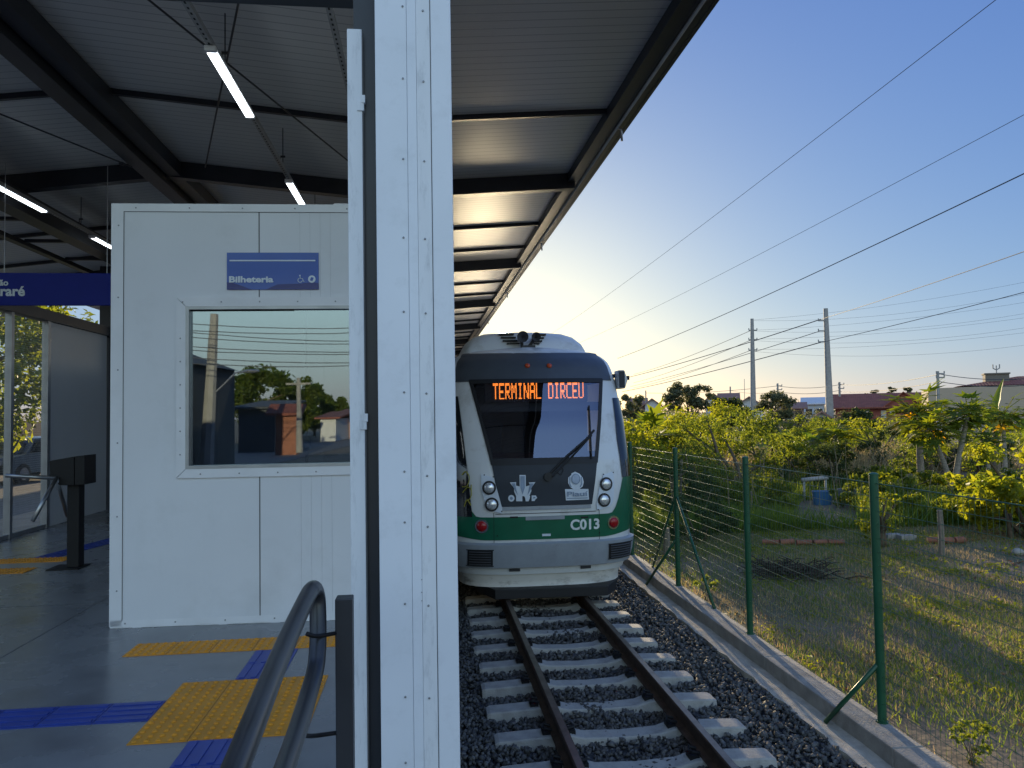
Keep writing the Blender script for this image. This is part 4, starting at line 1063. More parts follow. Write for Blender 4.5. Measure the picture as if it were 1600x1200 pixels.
def bush(label, px, Y, h, wd, leaf, n, size, seed, name='shrub', cat='shrub', zb=None, z0=0.0, dp=None, ncl=30, cr=.36, group=None):
    X = at(px, 640, Y).x; dp = dp or wd
    t = thing(name, label, cat, (X, Y, z0), group=group)
    cl = clumps_in((X, Y, z0+h*.5), (wd/2, dp/2, h*.5), ncl, min(wd, h)*.5*cr, seed, bottom=-.85)
    leafmesh('foliage', cl, n, size, leaf, t, seed)
    rg = random.Random(seed); mb = MB()
    for x in cl[:10]:
        a_ = Vector((X+rg.uniform(-.12,.12)*wd, Y+rg.uniform(-.12,.12)*dp, z0)); mb.tube(smooth([a_, a_.lerp(Vector(x[0]), .5)+Vector((0,0,.1*h)), x[0]], 3), [(.028 if h > .6 else .012)*h*(1-.11*i) for i in range(7)], 5)
    mb.build('stem', m_bark2, t, smooth=True)
    return t

def palmate(mb, base, d, L, rg):             # a papaya leaf: petiole + seven-lobed blade
    d = Vector(d).normalized(); tip = base + d*L*.62 + Vector((0,0,-.05*L))
    side = d.cross(Vector((0,0,1))).normalized(); upv = (side.cross(d)).normalized()
    bd = (d*.9+Vector((0,0,-.55))).normalized(); nv = side.cross(bd).normalized()
    R_ = L*.36; n = len(mb[0]); ang = [-150,-125,-95,-75,-48,-28,0,28,48,75,95,125,150]; rad = [.55,.30,.85,.36,.98,.40,1.08,.40,.98,.36,.85,.30,.55]
    mb[0].append(tuple(tip)); 
    for a, r_ in zip(ang, rad):
        a = math.radians(a+rg.uniform(-6,6)); q = tip + (bd*math.cos(a)+side*math.sin(a))*R_*r_*rg.uniform(.9,1.1) - nv*(-.10*r_*R_)*rg.uniform(.2,1.6); mb[0].append(tuple(q))
    for i in range(len(ang)-1): mb[1].append((n, n+1+i, n+2+i))
    return base, tip
def papaya(label, px, Y, ytop_px, ybase, sc, seed, lean=0.0, nleaf=26, yellow=0, name='papaya_tree', double=False):
    top = at(px, ytop_px, Y); X = top.x - lean; t = thing(name, label, 'papaya tree', (X, Y, 0)); rg = random.Random(seed)
    crown = Vector((top.x, Y, top.z - .35*sc)); V, Fc, PV = ([], []), None, MB()
    yv = ([], [])
    tops = [crown]
    tb = MB().tube(smooth([(X, Y, 0), (X+lean*.35, Y, crown.z*.45), crown], 5), [.085*sc*(1.15-.05*i) for i in range(11)], 9)
    if double:
        c2 = crown + Vector((-1.0*sc, .3, -.35)); tops.append(c2); tb.tube(smooth([(X+.05, Y, 0), (X-.2*sc, Y+.1, crown.z*.45), c2], 5), [.075*sc*(1.15-.05*i) for i in range(11)], 9)
    for c in tops:
        for i in range(int(nleaf*2.4)):
            az_ = i*2.39996+rg.uniform(-.3,.3); el = math.radians(rg.choice([60, 40, 28, 18, 8, -4, -16, -30]) + rg.uniform(-9,9)); L = sc*rg.uniform(.55, 1.15)*(1 if el > -.1 else .8)
            d = (math.cos(az_)*math.cos(el), math.sin(az_)*math.cos(el), math.sin(el))
            tgt = yv if (yellow and i % 4 == 1 and el < .1) else V
            b_, tp = palmate(tgt, c+Vector((0,0,rg.uniform(-.25,.1)*sc)), d, L, rg); PV.tube([b_, tp], .010*sc, 4, False)
    tb.build('trunk', m_bark, t, smooth=True); PV.build('leaf_stalk', l_lime, t)
    npmesh('crown', np.array(V[0])-np.array(t.location), np.array(V[1]), l_papaya, t)
    if yv[0]: npmesh('yellowed_leaves', np.array(yv[0])-np.array(t.location), np.array(yv[1]), l_yellow, t)
    fr_ = MB()
    for i in range(5): fr_.ell((crown.x+.09*sc*math.cos(i*2.1), Y+.09*sc*math.sin(i*2.1), crown.z-.16*sc-.05*i*sc), (.05*sc,.05*sc,.08*sc), 8, 6)
    fr_.build('fruit', l_bush, t, smooth=True)
    return t
def banana(label, px, Y, ytop, sc, seed, n=9, dead=0, zb=0, up=False):
    top = at(px, ytop, Y); t = thing('banana_plant', label, 'banana plant', (top.x, Y, zb)); rg = random.Random(seed)
    H_ = max(.5, top.z-zb-1.05*sc); base = Vector((top.x, Y, zb+H_))
    MB().tube([(top.x, Y, zb), (top.x, Y, zb+H_*.6), base], [.11*sc,.085*sc,.05*sc], 9).build('stem', m_bark, t, smooth=True)
    for k in range(n+dead):
        az_ = k*2.39996+rg.uniform(-.3,.3); L = sc*rg.uniform(1.1, 1.6); el0 = math.radians(rg.uniform(20, 68)) if k < n else math.radians(-20)
        if k == 0 and up: el0 = math.radians(86)
        p = base.copy(); el = el0; rows = []; S = 10; hd = Vector((math.cos(az_), math.sin(az_), 0)); sdv = Vector((-math.sin(az_), math.cos(az_), 0))
        for i in range(S+1):
            u_ = i/S; wd = sc*.16*(math.sin(math.pi*min(1, max(0, (u_-.12)/.88))**.8) if u_ > .12 else 0)+.012*sc
            nvv = hd*(-math.sin(el))+Vector((0,0,math.cos(el)))
            jag = 1+.12*math.sin(i*2.3+k)
            rows.append([p - sdv*wd*jag + nvv*wd*.3, p, p + sdv*wd*jag + nvv*wd*.3]); p = p + (hd*math.cos(el)+Vector((0,0,math.sin(el))))*L/S; el -= (.03 if k == 0 and up else .17)*rg.uniform(.7,1.3)
        MB().grid(rows).build('leaf' if k < n else 'dead_leaf', l_banana if k < n else l_yellow, t, smooth=True)
    return t

# ------------------------------------------------------------------ garden plants
papaya('tall papaya tree with yellow hanging leaves and a bare grey trunk', 1434, 21.5, 622, 0, 1.25, 5, yellow=1, nleaf=34)
papaya('leaning two-trunked papaya tree between the tallest papaya and the right edge', 1512, 19.5, 628, 0, 1.0, 6, lean=.55, nleaf=30, double=True)
papaya('slim papaya tree with a straight pale trunk close to the right edge', 1566, 22.0, 632, 0, .95, 8, nleaf=26, yellow=1)
papaya('small papaya tree with dark leaves below the leaning papaya', 1542, 18.0, 672, 0, .72, 9, nleaf=26, yellow=1)
papaya('low spreading papaya tree in the middle of the garden by the pale grass', 1304, 25.0, 662, 0, 1.15, 10, nleaf=28)
papaya('broad leafy papaya beside the fence just right of the train', 1012, 23.0, 664, 0, 1.5, 12, nleaf=34)
banana('banana plant with an upright yellow-green leaf at the right edge', 1552, 24.0, 610, 1.35, 3, 8, up=True)
banana('banana plant with drooping dark leaves cut by the right edge', 1612, 22.5, 606, 1.45, 4, 9)
banana('banana clump with a hanging orange dead leaf behind the middle garden', 1252, 30.0, 640, 1.7, 5, 11, dead=2)
banana('small banana plant left of the banana clump with the orange leaf', 1205, 31.0, 655, 1.5, 6, 9)
bush('large sunlit bush with big pale leaves at the right edge behind the fence', 1588, 13.2, 1.75, 2.3, l_lime, 2890, 0.164, 21, ncl=26)
bush('lower sunlit bush in front of the big pale-leaved bush at the right edge', 1530, 14.8, 1.0, 1.6, l_lime, 1530, 0.131, 22, ncl=18)
bush('spindly lit sapling beside the nearest fence post in the dry garden', 1366, 12.9, 1.45, .75, l_lime, 884, 0.07, 23, ncl=20, cr=.3, name='sapling', cat='sapling')
bush('dark rounded shrub in the middle of the garden left of the blue basin', 1200, 27.0, 2.1, 3.0, l_bush, 4420, 0.123, 24)
bush('big dense bush behind the fence between the first two fence posts', 1140, 21.5, 2.55, 3.8, l_bush, 7140, 0.107, 25, ncl=44)
bush('tall yellow-green bush rising behind the big dense bush', 1062, 27.5, 2.6, 3.6, l_lime, 5440, 0.131, 26, ncl=36)
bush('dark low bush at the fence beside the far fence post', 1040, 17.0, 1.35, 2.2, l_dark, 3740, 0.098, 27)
bush('lit yellow-green bush next to the train and far fence end', 998, 20.5, 2.3, 2.0, l_lime, 2550, 0.123, 28)
bush('leafy bean-like shrub mass under the tall papaya trunk', 1400, 19.0, .95, 2.6, l_bush, 3740, 0.107, 29)
bush('leafy shrub patch between the papaya trunks, lit along its top', 1490, 17.2, .85, 2.5, l_lime, 2550, 0.107, 30)
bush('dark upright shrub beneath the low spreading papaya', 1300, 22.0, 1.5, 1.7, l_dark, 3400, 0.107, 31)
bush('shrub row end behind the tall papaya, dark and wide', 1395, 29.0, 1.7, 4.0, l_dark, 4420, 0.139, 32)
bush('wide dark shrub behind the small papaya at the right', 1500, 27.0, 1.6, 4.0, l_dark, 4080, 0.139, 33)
bush('yellowish tall weeds bush behind the tall papaya', 1370, 36.0, 2.2, 3.5, l_lime, 3060, 0.139, 34)
bush('green hedge-like bush far behind the dense bush', 1120, 38.0, 2.9, 6.0, l_lime, 4420, 0.164, 35)
bush('rounded bush left of the banana clump', 1245, 36.0, 2.3, 3.6, l_bush, 3400, 0.156, 36)
bush('far olive bush above the pale grass patch', 1320, 44.0, 2.1, 5.0, l_bush, 3060, 0.18, 37)
bush('far bush between the train and the wide-crowned tree', 1005, 40.0, 2.6, 5.0, l_bush, 3740, 0.164, 38)
bush('young leafy weed growing at the foot of the fence at the bottom right', 1500, 4.95, .34, .36, l_bush, 323, 0.041, 39, name='weed', cat='weed', ncl=8)
bush('small weed with an orange leaf beside the fence brace', 1098, 9.6, .35, .3, l_bush, 119, 0.061, 40, name='weed', cat='weed', ncl=6)
bush('low dark bush in front of the far papaya at the fence', 1085, 14.2, .8, 1.5, l_dark, 2040, 0.082, 41)
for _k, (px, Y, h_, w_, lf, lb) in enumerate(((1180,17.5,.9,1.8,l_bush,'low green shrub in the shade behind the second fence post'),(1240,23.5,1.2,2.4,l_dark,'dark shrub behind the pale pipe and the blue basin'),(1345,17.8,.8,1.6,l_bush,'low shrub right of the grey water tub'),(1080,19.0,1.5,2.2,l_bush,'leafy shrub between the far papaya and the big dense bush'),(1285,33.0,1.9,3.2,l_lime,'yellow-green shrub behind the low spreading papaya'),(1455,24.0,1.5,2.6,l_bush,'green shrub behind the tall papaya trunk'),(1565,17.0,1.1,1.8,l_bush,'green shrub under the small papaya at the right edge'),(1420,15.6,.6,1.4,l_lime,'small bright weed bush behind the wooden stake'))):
    bush(lb, px, Y, h_, w_, lf, 2600, .10, 140+_k)
# trees on the skyline
def skytree(label, px, Y, py_top, wpx, leaf, n, size, seed, **kw):
    X = at(px, 640, Y).x; zt = at(px, py_top, Y).z; wd = wpx*Y/FPX
    h = zt; return tree(label, (X, Y, 0), h, (wd/2, wd/2, h*kw.pop('rz', .34)), leaf, n, size, seed, crown_z=kw.pop('cz', .68), **kw)
skytree('wide-crowned dark tree with open branches on the skyline right of the train', 1078, 52, 596, 82, l_far, 4200, .24, 51, ncl=40, cr=.30, rz=.26, cz=.72)
skytree('rounded dark tree below the white gabled house', 1137, 50, 624, 60, l_dark, 3200, .24, 52, ncl=34)
skytree('bushy dark tree between the two tall power poles', 1213, 55, 611, 60, l_far, 3000, .25, 53, ncl=34)
skytree('small round dark tree in front of the red house', 1340, 46, 640, 48, l_dark, 2200, .22, 54, ncl=28)
skytree('brownish tree right beside the train roof on the skyline', 985, 58, 610, 40, l_far, 1700, .25, 55, ncl=24)
skytree('far dark tree at the right end of the red house', 1420, 120, 605, 20, l_far, 900, .5, 56, ncl=16)
skytree('far tree crown behind the roof of the red house', 1365, 130, 606, 24, l_far, 900, .5, 57, ncl=16)
skytree('far round tree left of the beige building', 1395, 125, 603, 18, l_far, 800, .5, 58, ncl=14)
skytree('small far tree behind the left tall pole', 1160, 95, 626, 26, l_far, 900, .4, 59, ncl=16)

# masses nobody could count
rg = np.random.default_rng(5)
cl = []
for i in range(150):
    px = rg.uniform(960, 1720); Y = rg.uniform(58, 105); X = at(px, 640, Y).x; s = rg.uniform(1.2, 2.4); cl.append(((X, Y, s*.55), (s*1.4, s*1.2, s*.7)))
tag(leafmesh('scrub_vegetation', cl, 15000, .34, l_far, None, 61), 'far scrub covering the ground below the houses', 'scrub', kind='stuff')
cl = []
for i in range(110):
    px = rg.uniform(940, 1800); Y = rg.uniform(28, 58); X = at(px, 640, Y).x; s = rg.uniform(.55, 1.15); cl.append(((X, Y, s*.5), (s*1.5, s*1.3, s*.8)))
tag(leafmesh('undergrowth', cl, 15000, .2, l_bush, None, 62), 'mixed green undergrowth filling the back of the garden', 'undergrowth', kind='stuff')
cl = []
for i in range(260):
    px = rg.uniform(-500, 2400); Y = rg.uniform(190, 330); X = at(px, 640, Y).x; s = rg.uniform(2.2, 4.6); cl.append(((X, Y, 1.0+s*.45), (s*1.8, s*1.5, s*.8)))
tag(leafmesh('treeline', cl, 15000, 1.1, l_far, None, 63), 'low far treeline along the horizon', 'treeline', kind='stuff')
def blades(name, n, fx_, hgt, wid, mat, seed, label):
    rg = np.random.default_rng(seed); P = fx_(rg, n); n = len(P)
    a = rg.uniform(0, 2*np.pi, n); h = hgt*rg.uniform(.5, 1.4, n); ln_ = rg.normal(0, .45, (n,2))*h[:,None]
    dx = np.stack([np.cos(a), np.sin(a), np.zeros(n)], 1)*(wid*rg.uniform(.6,1.4,n))[:,None]
    tip = P + np.stack([ln_[:,0], ln_[:,1], h], 1); v = np.stack([P-dx, P+dx, tip], 1).reshape(-1,3); f = np.arange(3*n).reshape(-1,3)
    tag(npmesh(name, v, f, mat), label, 'grass', kind='stuff')
def patchy(x0, x1, y0, y1, thr, fr_, ph=0):
    def fn_(rg, n):
        x = rg.uniform(x0, x1, n); y = y0+(y1-y0)*rg.uniform(0,1,n)**1.4
        k = np.sin(x*fr_+ph)+np.sin(y*fr_*.8+1.3+ph)+np.sin((x+y)*fr_*1.7+ph*2)*.8+np.sin((x-1.3*y)*fr_*.45)*.7+rg.normal(0,.6,n)
        m_ = k > thr; return np.stack([x[m_], y[m_], np.zeros(m_.sum())], 1)
    return fn_
blades('dry_grass', 110000, patchy(3.45, 14, 3.5, 15.5, -1.2, 1.1), .055, .004, l_dry, 71, 'dry straw coloured grass on the garden soil')
blades('short_grass', 110000, patchy(3.45, 13, 3.5, 15, -.5, .9, 2), .06, .0045, l_grass, 72, 'short patchy green grass behind the fence')
def clear_of_basin(fn_):
    def g_(rg, n):
        P = fn_(rg, n); k = (P[:,1] < 19.6) & (P[:,1] > 15.2) & (np.abs(P[:,0]-P[:,1]*.553) < .75); return P[~k]
    return g_
blades('tall_grass', 36000, clear_of_basin(patchy(3.6, 15, 14.8, 24, -.6, .5, 1)), .42, .014, l_grass, 73, 'tall green grass in the shade at the back of the garden')
blades('pale_grass', 14000, patchy(10, 24, 27, 42, -.2, .4, 3), .8, .02, l_dry, 74, 'pale dry tall grass patch beyond the garden')

# clutter in the garden
def stake(label, px, py0, py1, Y, r=.035, ln=0.0):
    a = at(px, py1, Y); b = at(px+ln, py0, Y); mb = MB().tube([(a.x, Y, -.05), a.lerp(b, .5)+Vector((.01,0,0)), b], [r*1.1, r, r*.9], 8)
    tag(mb.build('wooden_stake', m_wood, smooth=False), label, 'stake')
stake('grey wooden stake standing in the dry garden right of the sapling', 1471, 797, 862, 11.9, .05, -3)
stake('thin wooden stake behind the second fence post', 1174, 768, 806, 17.5, .03)
stake('short wooden stub post by the far fence brace', 1041, 825, 856, 12.6, .06)
stake('thin bare stick in the shade right of the far post', 1062, 718, 770, 17.5, .03, 3)
def tub(label, px, Y, w_, h, mat, name, n=20, rect=False):
    X = at(px, 640, Y).x; t = thing(name, label, name.split('_')[-1], (X, Y, 0))
    rows = [[(X+w_*k_*math.cos(2*math.pi*i/n)*(1), Y+w_*k_*.7*math.sin(2*math.pi*i/n), z) for i in range(n)] for k_, z in ((.86,0),(.98,h*.92),(1.04,h*.93),(1.04,h),(.95,h),(.84,.05))]
    mb = MB().grid(rows, True); mb.f.append(tuple(5*n+i for i in range(n))); mb.build('shell', mat, t, auto=40)
    return t
tub('blue plastic basin standing in the grass behind the second fence post', 1280, 18.8, .27, .36, M('faded_blue_plastic', (.04,.13,.27), .5), 'plastic_basin')
tub('grey water tub beside the blue basin', 1320, 18.6, .26, .42, M('grey_tub', (.14,.15,.16), .7), 'water_tub')
q = at(1275, 752, 19.2); tag(MB().tube([(q.x-.40, 19.2, .62), (q.x+.36, 19.25, .66)], .055, 10).tube([(q.x+.3, 19.25, 0), (q.x+.3, 19.25, .62)], .03, 6).tube([(q.x-.34, 19.2, 0), (q.x-.34, 19.2, .6)], .03, 6).build('pale_pipe', m_polec, smooth=True), 'pale pipe lying on two stakes above the blue basin', 'pipe')
m_clay = M('clay_tile', (.24,.095,.055), .85, var=.25, scale=9, bump=.3)
def logrow(label, px0, px1, py, mat, r, n):
    a = atz(px0, py, r); b = atz(px1, py, r)
    for i in range(n):
        p = a.lerp(b, i/n); q = a.lerp(b, (i+.94)/n); mb = MB().tube([p+Vector((0,R.uniform(-.05,.05),0)), q+Vector((0,R.uniform(-.05,.05),0))], r*R.uniform(.85,1.1), 10)
        o = mb.build('clay_tile', mat, auto=40); 
        tag(o, label % (['first','second','third','fourth','fifth'][i]), 'clay tile', 'clay tiles edging the garden bed')
logrow('red clay edging tile behind the second fence post, %s from the left', 1192, 1320, 847, m_clay, .055, 5)
logrow('red clay edging tile around the grey wooden stake, %s from the left', 1450, 1510, 844, m_clay, .06, 3)
m_block = M('pale_block', (.27,.25,.22), .85, var=.15, bump=.3)
for px, py, lb in ((1396, 838, 'pale concrete block lying behind the sapling'), (1418, 840, 'pale concrete block right of the one behind the sapling')):
    p = atz(px, py, .05); tag(MB().box(p.x-.17, p.x+.13, p.y-.08, p.y+.08, 0, .1).box(p.x-.12, p.x+.08, p.y-.05, p.y+.05, .1, .104).build('concrete_block', m_block, bevel=.008), lb, 'block')
p = atz(1590, 858, .1); rk = MB().ell((p.x, p.y, .05), (.10,.08,.07), 10, 7); tag(rk.build('stone', m_block, smooth=True), 'pale stone on the ground at the right edge behind the fence', 'stone')
p = atz(1236, 898, 0); tw = MB().tube([(p.x-.4,p.y,0),(p.x,p.y,.12),(p.x+.4,p.y,.02)], .02, 5); rr2 = random.Random(4)
for i in range(260):
    a = Vector((p.x+rr2.gauss(0,.30), p.y+rr2.gauss(0,.24), rr2.uniform(.0,.11))); an = rr2.uniform(0, 6.28); L = rr2.uniform(.12,.38)
    b = a+Vector((math.cos(an)*L, math.sin(an)*L, rr2.uniform(-.05,.14))); tw.tube([a, a.lerp(b,.5)+Vector((0,0,rr2.uniform(-.03,.05))), b], [.010,.008,.004], 4)
tag(tw.build('twig_pile', M('dead_twig', (.05,.036,.026), .95, var=.3)), 'heap of dark dead twigs on the dry grass behind the fence', 'twig pile')
lt = []
for i in range(420):
    pass
rg2 = np.random.default_rng(9)
cl = [((float(rg2.uniform(3.6,11)), float(rg2.uniform(5,14)), .012), (.5,.5,.012)) for i in range(30)]
tag(leafmesh('fallen_leaves', cl, 900, .07, l_yellow if False else LEAF('dead_leaves', (.10,.055,.025), (.28,.15,.05), .2), None, 64, up=2.0), 'scattered dry fallen leaves on the garden ground', 'leaves', kind='stuff')
cl = [((float(rg2.uniform(3.5,12)), float(rg2.uniform(5,15)), .03), (.45,.45,.03)) for i in range(90)]
tw2 = MB(); rr3 = random.Random(8)
for i in range(260):
    x = rr3.uniform(4.5, 20); y = rr3.uniform(15, 34); hgt = rr3.uniform(.5, 1.7); b0 = Vector((x, y, 0)); b1 = b0+Vector((rr3.gauss(0,.2), rr3.gauss(0,.2), hgt))
    tw2.tube([b0, b0.lerp(b1,.6)+Vector((rr3.gauss(0,.04),0,0)), b1], [.009,.007,.003], 4)
    if rr3.random() < .5: tw2.tube([b0.lerp(b1,.6), b0.lerp(b1,.6)+Vector((rr3.gauss(0,.25), rr3.gauss(0,.2), rr3.uniform(.1,.5)))], [.006,.002], 4)
tag(tw2.build('dry_stalks', M('dry_stalk', (.26,.20,.13), .9, var=.3)), 'thin dry stalks and bare stems standing among the garden plants', 'stalks', kind='stuff')
tag(leafmesh('low_weeds', cl, 5500, .06, l_lime, None, 65, up=1.0), 'low broad-leaved weeds spreading over the dry garden', 'weeds', kind='stuff')

# ------------------------------------------------------------------ houses
m_roofr = M('red_clay_roof', (.24,.075,.045), .85, var=.2, scale=1.5); ribbed(m_roofr, 'X', .25, .5, .04, False)
m_redw = M('red_render', (.27,.085,.065), .85, var=.08, scale=.6); m_beige = M('beige_render', (.44,.35,.25), .9, var=.05, scale=.3, dirt=(.24,.22,.19), dscale=.4, damt=.5)
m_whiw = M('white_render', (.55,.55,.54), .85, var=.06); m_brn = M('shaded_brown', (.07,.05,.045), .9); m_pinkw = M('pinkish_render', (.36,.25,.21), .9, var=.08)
m_winb = M('dark_window', (.02,.022,.026), .2)
def house(label, px0, px1, py_wall, py_ridge, Y, dep, wall, roof, gable='X', name='house', wins=3, ov=.5, rot=0):
    a = at(px0, 640, Y).x; b = at(px1, 640, Y).x; zw = at((px0+px1)/2, py_wall, Y).z; zr = at((px0+px1)/2, py_ridge, Y).z
    t = thing(name, label, 'house', ((a+b)/2, Y, 0)); cx = (a+b)/2; th_ = math.atan2(cx, Y); hw = (b-a)/2*math.cos(th_); t.rotation_euler = (0, 0, -th_)
    f = lambda x, y, z: (cx+x, Y+y, z)
    wl = MB()
    if gable == 'X':      # ridge runs along X: roof slope faces the camera
        wl.add([f(-hw,0,0),f(hw,0,0),f(hw,dep,0),f(-hw,dep,0),f(-hw,0,zw),f(hw,0,zw),f(hw,dep,zw),f(-hw,dep,zw),f(-hw,dep/2,zr-.15),f(hw,dep/2,zr-.15)], [(0,1,5,4),(1,2,6,9,5),(2,3,7,6),(3,0,4,8,7)])
        rfm = MB()
        for y0_, y1_ in ((-ov, dep/2), (dep+ov, dep/2)):
            z0_ = zw-.15; rfm.add([f(-hw-ov,y0_,z0_),f(hw+ov,y0_,z0_),f(hw+ov,y1_,zr),f(-hw-ov,y1_,zr),f(-hw-ov,y0_,z0_-.15),f(hw+ov,y0_,z0_-.15),f(hw+ov,y1_,zr-.15),f(-hw-ov,y1_,zr-.15)], [(0,1,2,3),(7,6,5,4),(0,4,5,1),(1,5,6,2),(3,2,6,7),(0,3,7,4)])
    else:                 # gable end faces the camera
        wl.add([f(-hw,0,0),f(hw,0,0),f(hw,dep,0),f(-hw,dep,0),f(-hw,0,zw),f(hw,0,zw),f(hw,dep,zw),f(-hw,dep,zw),f(0,0,zr-.15),f(0,dep,zr-.15)], [(0,1,5,8,4),(1,2,6,5),(2,3,7,9,6),(3,0,4,7)])
        rfm = MB()
        for s in (-1, 1): rfm.add([f(s*(hw+ov),-ov,zw-.2),f(0,-ov,zr),f(0,dep+ov,zr),f(s*(hw+ov),dep+ov,zw-.2),f(s*(hw+ov),-ov,zw-.35),f(0,-ov,zr-.15),f(0,dep+ov,zr-.15),f(s*(hw+ov),dep+ov,zw-.35)], [(0,1,2,3),(7,6,5,4),(0,4,5,1),(1,5,6,2),(2,6,7,3),(3,7,4,0)])
    wl.build('wall', wall, t); rfm.build('roof', roof, t)
    for k in range(wins):
        x = -hw+2*hw*(k+.5)/wins; w_ = MB().box(cx+x-.45, cx+x+.45, Y-.06, Y-.005, zw*.45, zw*.45+1.0).build('window', m_winb, t)
        MB().box(cx+x-.52, cx+x+.52, Y-.12, Y-.062, zw*.45-.1, zw*.45-.02).build('sill', m_whiw, w_)
    return t, cx, hw, zw, zr
t, cx, hw, zw, zr = house('long red house with a low red roof right of the tall near power pole', 1303, 1440, 634, 613, 82, 11, m_redw, m_roofr, 'X', wins=0, ov=.9)
for k, xx in enumerate((-2.6,-1.4,0.3,1.2)):
    w_ = MB().box(cx+xx, cx+xx+.55, 81.93, 81.99, zw-1.6, zw-.55).build('window', m_whiw, t)
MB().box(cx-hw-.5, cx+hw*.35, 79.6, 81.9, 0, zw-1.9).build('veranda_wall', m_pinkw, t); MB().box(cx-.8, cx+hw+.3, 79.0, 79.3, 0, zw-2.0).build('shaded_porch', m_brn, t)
MB().add([(cx+hw*.12,81.9,zw-.1),(cx+hw+.9,81.9,zw-.1),(cx+hw*.58,81.9,zr-.02),(cx+hw*.12,81.6,zw-.1),(cx+hw+.9,81.6,zw-.1),(cx+hw*.58,81.6,zr-.02)], [(0,2,1),(3,4,5),(0,1,4,3),(1,2,5,4),(2,0,3,5)]).build('front_gable', m_redw, t)
gr = MB()
for s in (-1, 1):
    x0_ = cx+hw*.58; x1_2 = x0_+s*(hw*.46+.2); gr.add([(x0_,81.2,zr+.02),(x1_2,81.2,zw-.25),(x1_2,88,zw-.25),(x0_,88,zr+.02),(x0_,81.2,zr-.12),(x1_2,81.2,zw-.4),(x1_2,88,zw-.4),(x0_,88,zr-.12)], [(0,1,2,3),(7,6,5,4),(0,4,5,1),(1,5,6,2),(2,6,7,3),(3,7,4,0)])
gr.build('gable_roof', m_roofr, t)
# beige building (built square to the axes, then turned to face the garden)
Y = 62; a = at(1451, 640, Y).x; th_ = math.atan2(a, Y)*.92
t = thing('beige_building', 'large beige walled building with a red roof and roof tank at the right edge', 'building', (a, Y, 0)); t.rotation_euler = (0, 0, -th_)
def bl(px, py, k):                       # photo pixel -> (x, z) in the building's own frame, k metres behind its front
    d = ray(px, py); n_ = Vector((math.sin(th_), math.cos(th_), 0)); e_ = Vector((math.cos(th_), -math.sin(th_), 0)); p0 = Vector((a, Y, 0))+n_*k; o_ = Vector((0,0,E))
    p = o_+d*((p0-o_).dot(n_)/d.dot(n_)); return a+(p-Vector((a,Y,0))).dot(e_), p.z
b, z2 = bl(1690, 598, 0); z1 = bl(1451, 607, 0)[1]
MB().add([(a,Y,0),(b,Y,0),(b,Y+12,0),(a,Y+12,0),(a,Y,z1),(b,Y,z2),(b,Y+12,z2),(a,Y+12,z1)], [(0,1,5,4),(1,2,6,5),(2,3,7,6),(3,0,4,7),(4,5,6,7)]).build('wall', m_beige, t)
r0, zr0 = bl(1496, 603.5, .6); r1, zr1 = bl(1590, 588, 6); r2 = bl(1690, 588, 6)[0]; zb_ = bl(1690, 598, .6)[1]
MB().add([(r0,Y+.6,zr0),(b,Y+.6,zb_),(r2,Y+6,zr1),(r1,Y+6,zr1),(r0,Y+11.4,zr0),(b,Y+11.4,zb_)], [(0,1,2,3),(3,2,5,4),(0,3,4),(0,4,5,1)]).build('roof', m_roofr, t)
q0, qz0 = bl(1540, 601, 3); q1, qz1 = bl(1577, 584, 3)
MB().box(q0, q1, Y+3, Y+5, zr0-.4, qz1).box(q0-.08, q1+.08, Y+2.9, Y+5.1, qz1, qz1+.12).build('roof_tank', M('tank_concrete', (.17,.15,.12), .9, var=.1), t)
q, qz = bl(1556.5, 571, 4); an = MB().tube([(q, Y+4, qz1), (q, Y+4, qz)], .05, 6)
for s in (-.25, .25): an.tube([(q, Y+4, qz-.4), (q+s, Y+4, qz-.25), (q+s, Y+4, qz+.1)], .05, 5)
an.build('antenna', m_polec, t)
m_farr = M('far_red_roof', (.26,.14,.11), .9, var=.1); m_faw = M('far_white_wall', (.55,.56,.58), .9, var=.05)
house('white gabled house with a brown roof right behind the left tall pole', 1150, 1192, 634, 619, 92, 9, m_faw, m_farr, 'Y', wins=1)
house('small white house with a steep roof left of the left tall pole', 1103, 1128, 626, 614, 100, 9, m_faw, m_farr, 'Y', wins=1)
house('brown roofed far house beside the small steep white house', 1126, 1152, 627, 613, 108, 9, m_pinkw, m_farr, 'X', wins=2)
house('far white house with a pale roof just right of the train mirror', 1008, 1030, 632, 622, 105, 8, m_faw, m_farr, 'Y', wins=1)
house('far low red roofed house next to the train mirror', 985, 1008, 632, 621, 112, 8, m_pinkw, m_farr, 'X', wins=2)
house('far pale blue-white building left of the tall near power pole', 1256, 1288, 629, 620, 110, 9, M('bluish_wall', (.42,.47,.54), .9), m_faw, 'X', wins=2)
house('low far shed with a pinkish wall between the tall poles', 1222, 1256, 636, 628, 98, 8, m_pinkw, m_farr, 'X', wins=2)
house('small house with a white sloping gable at the foot of the near power pole', 1272, 1296, 652, 642, 68, 6, m_faw, m_farr, 'Y', wins=1)

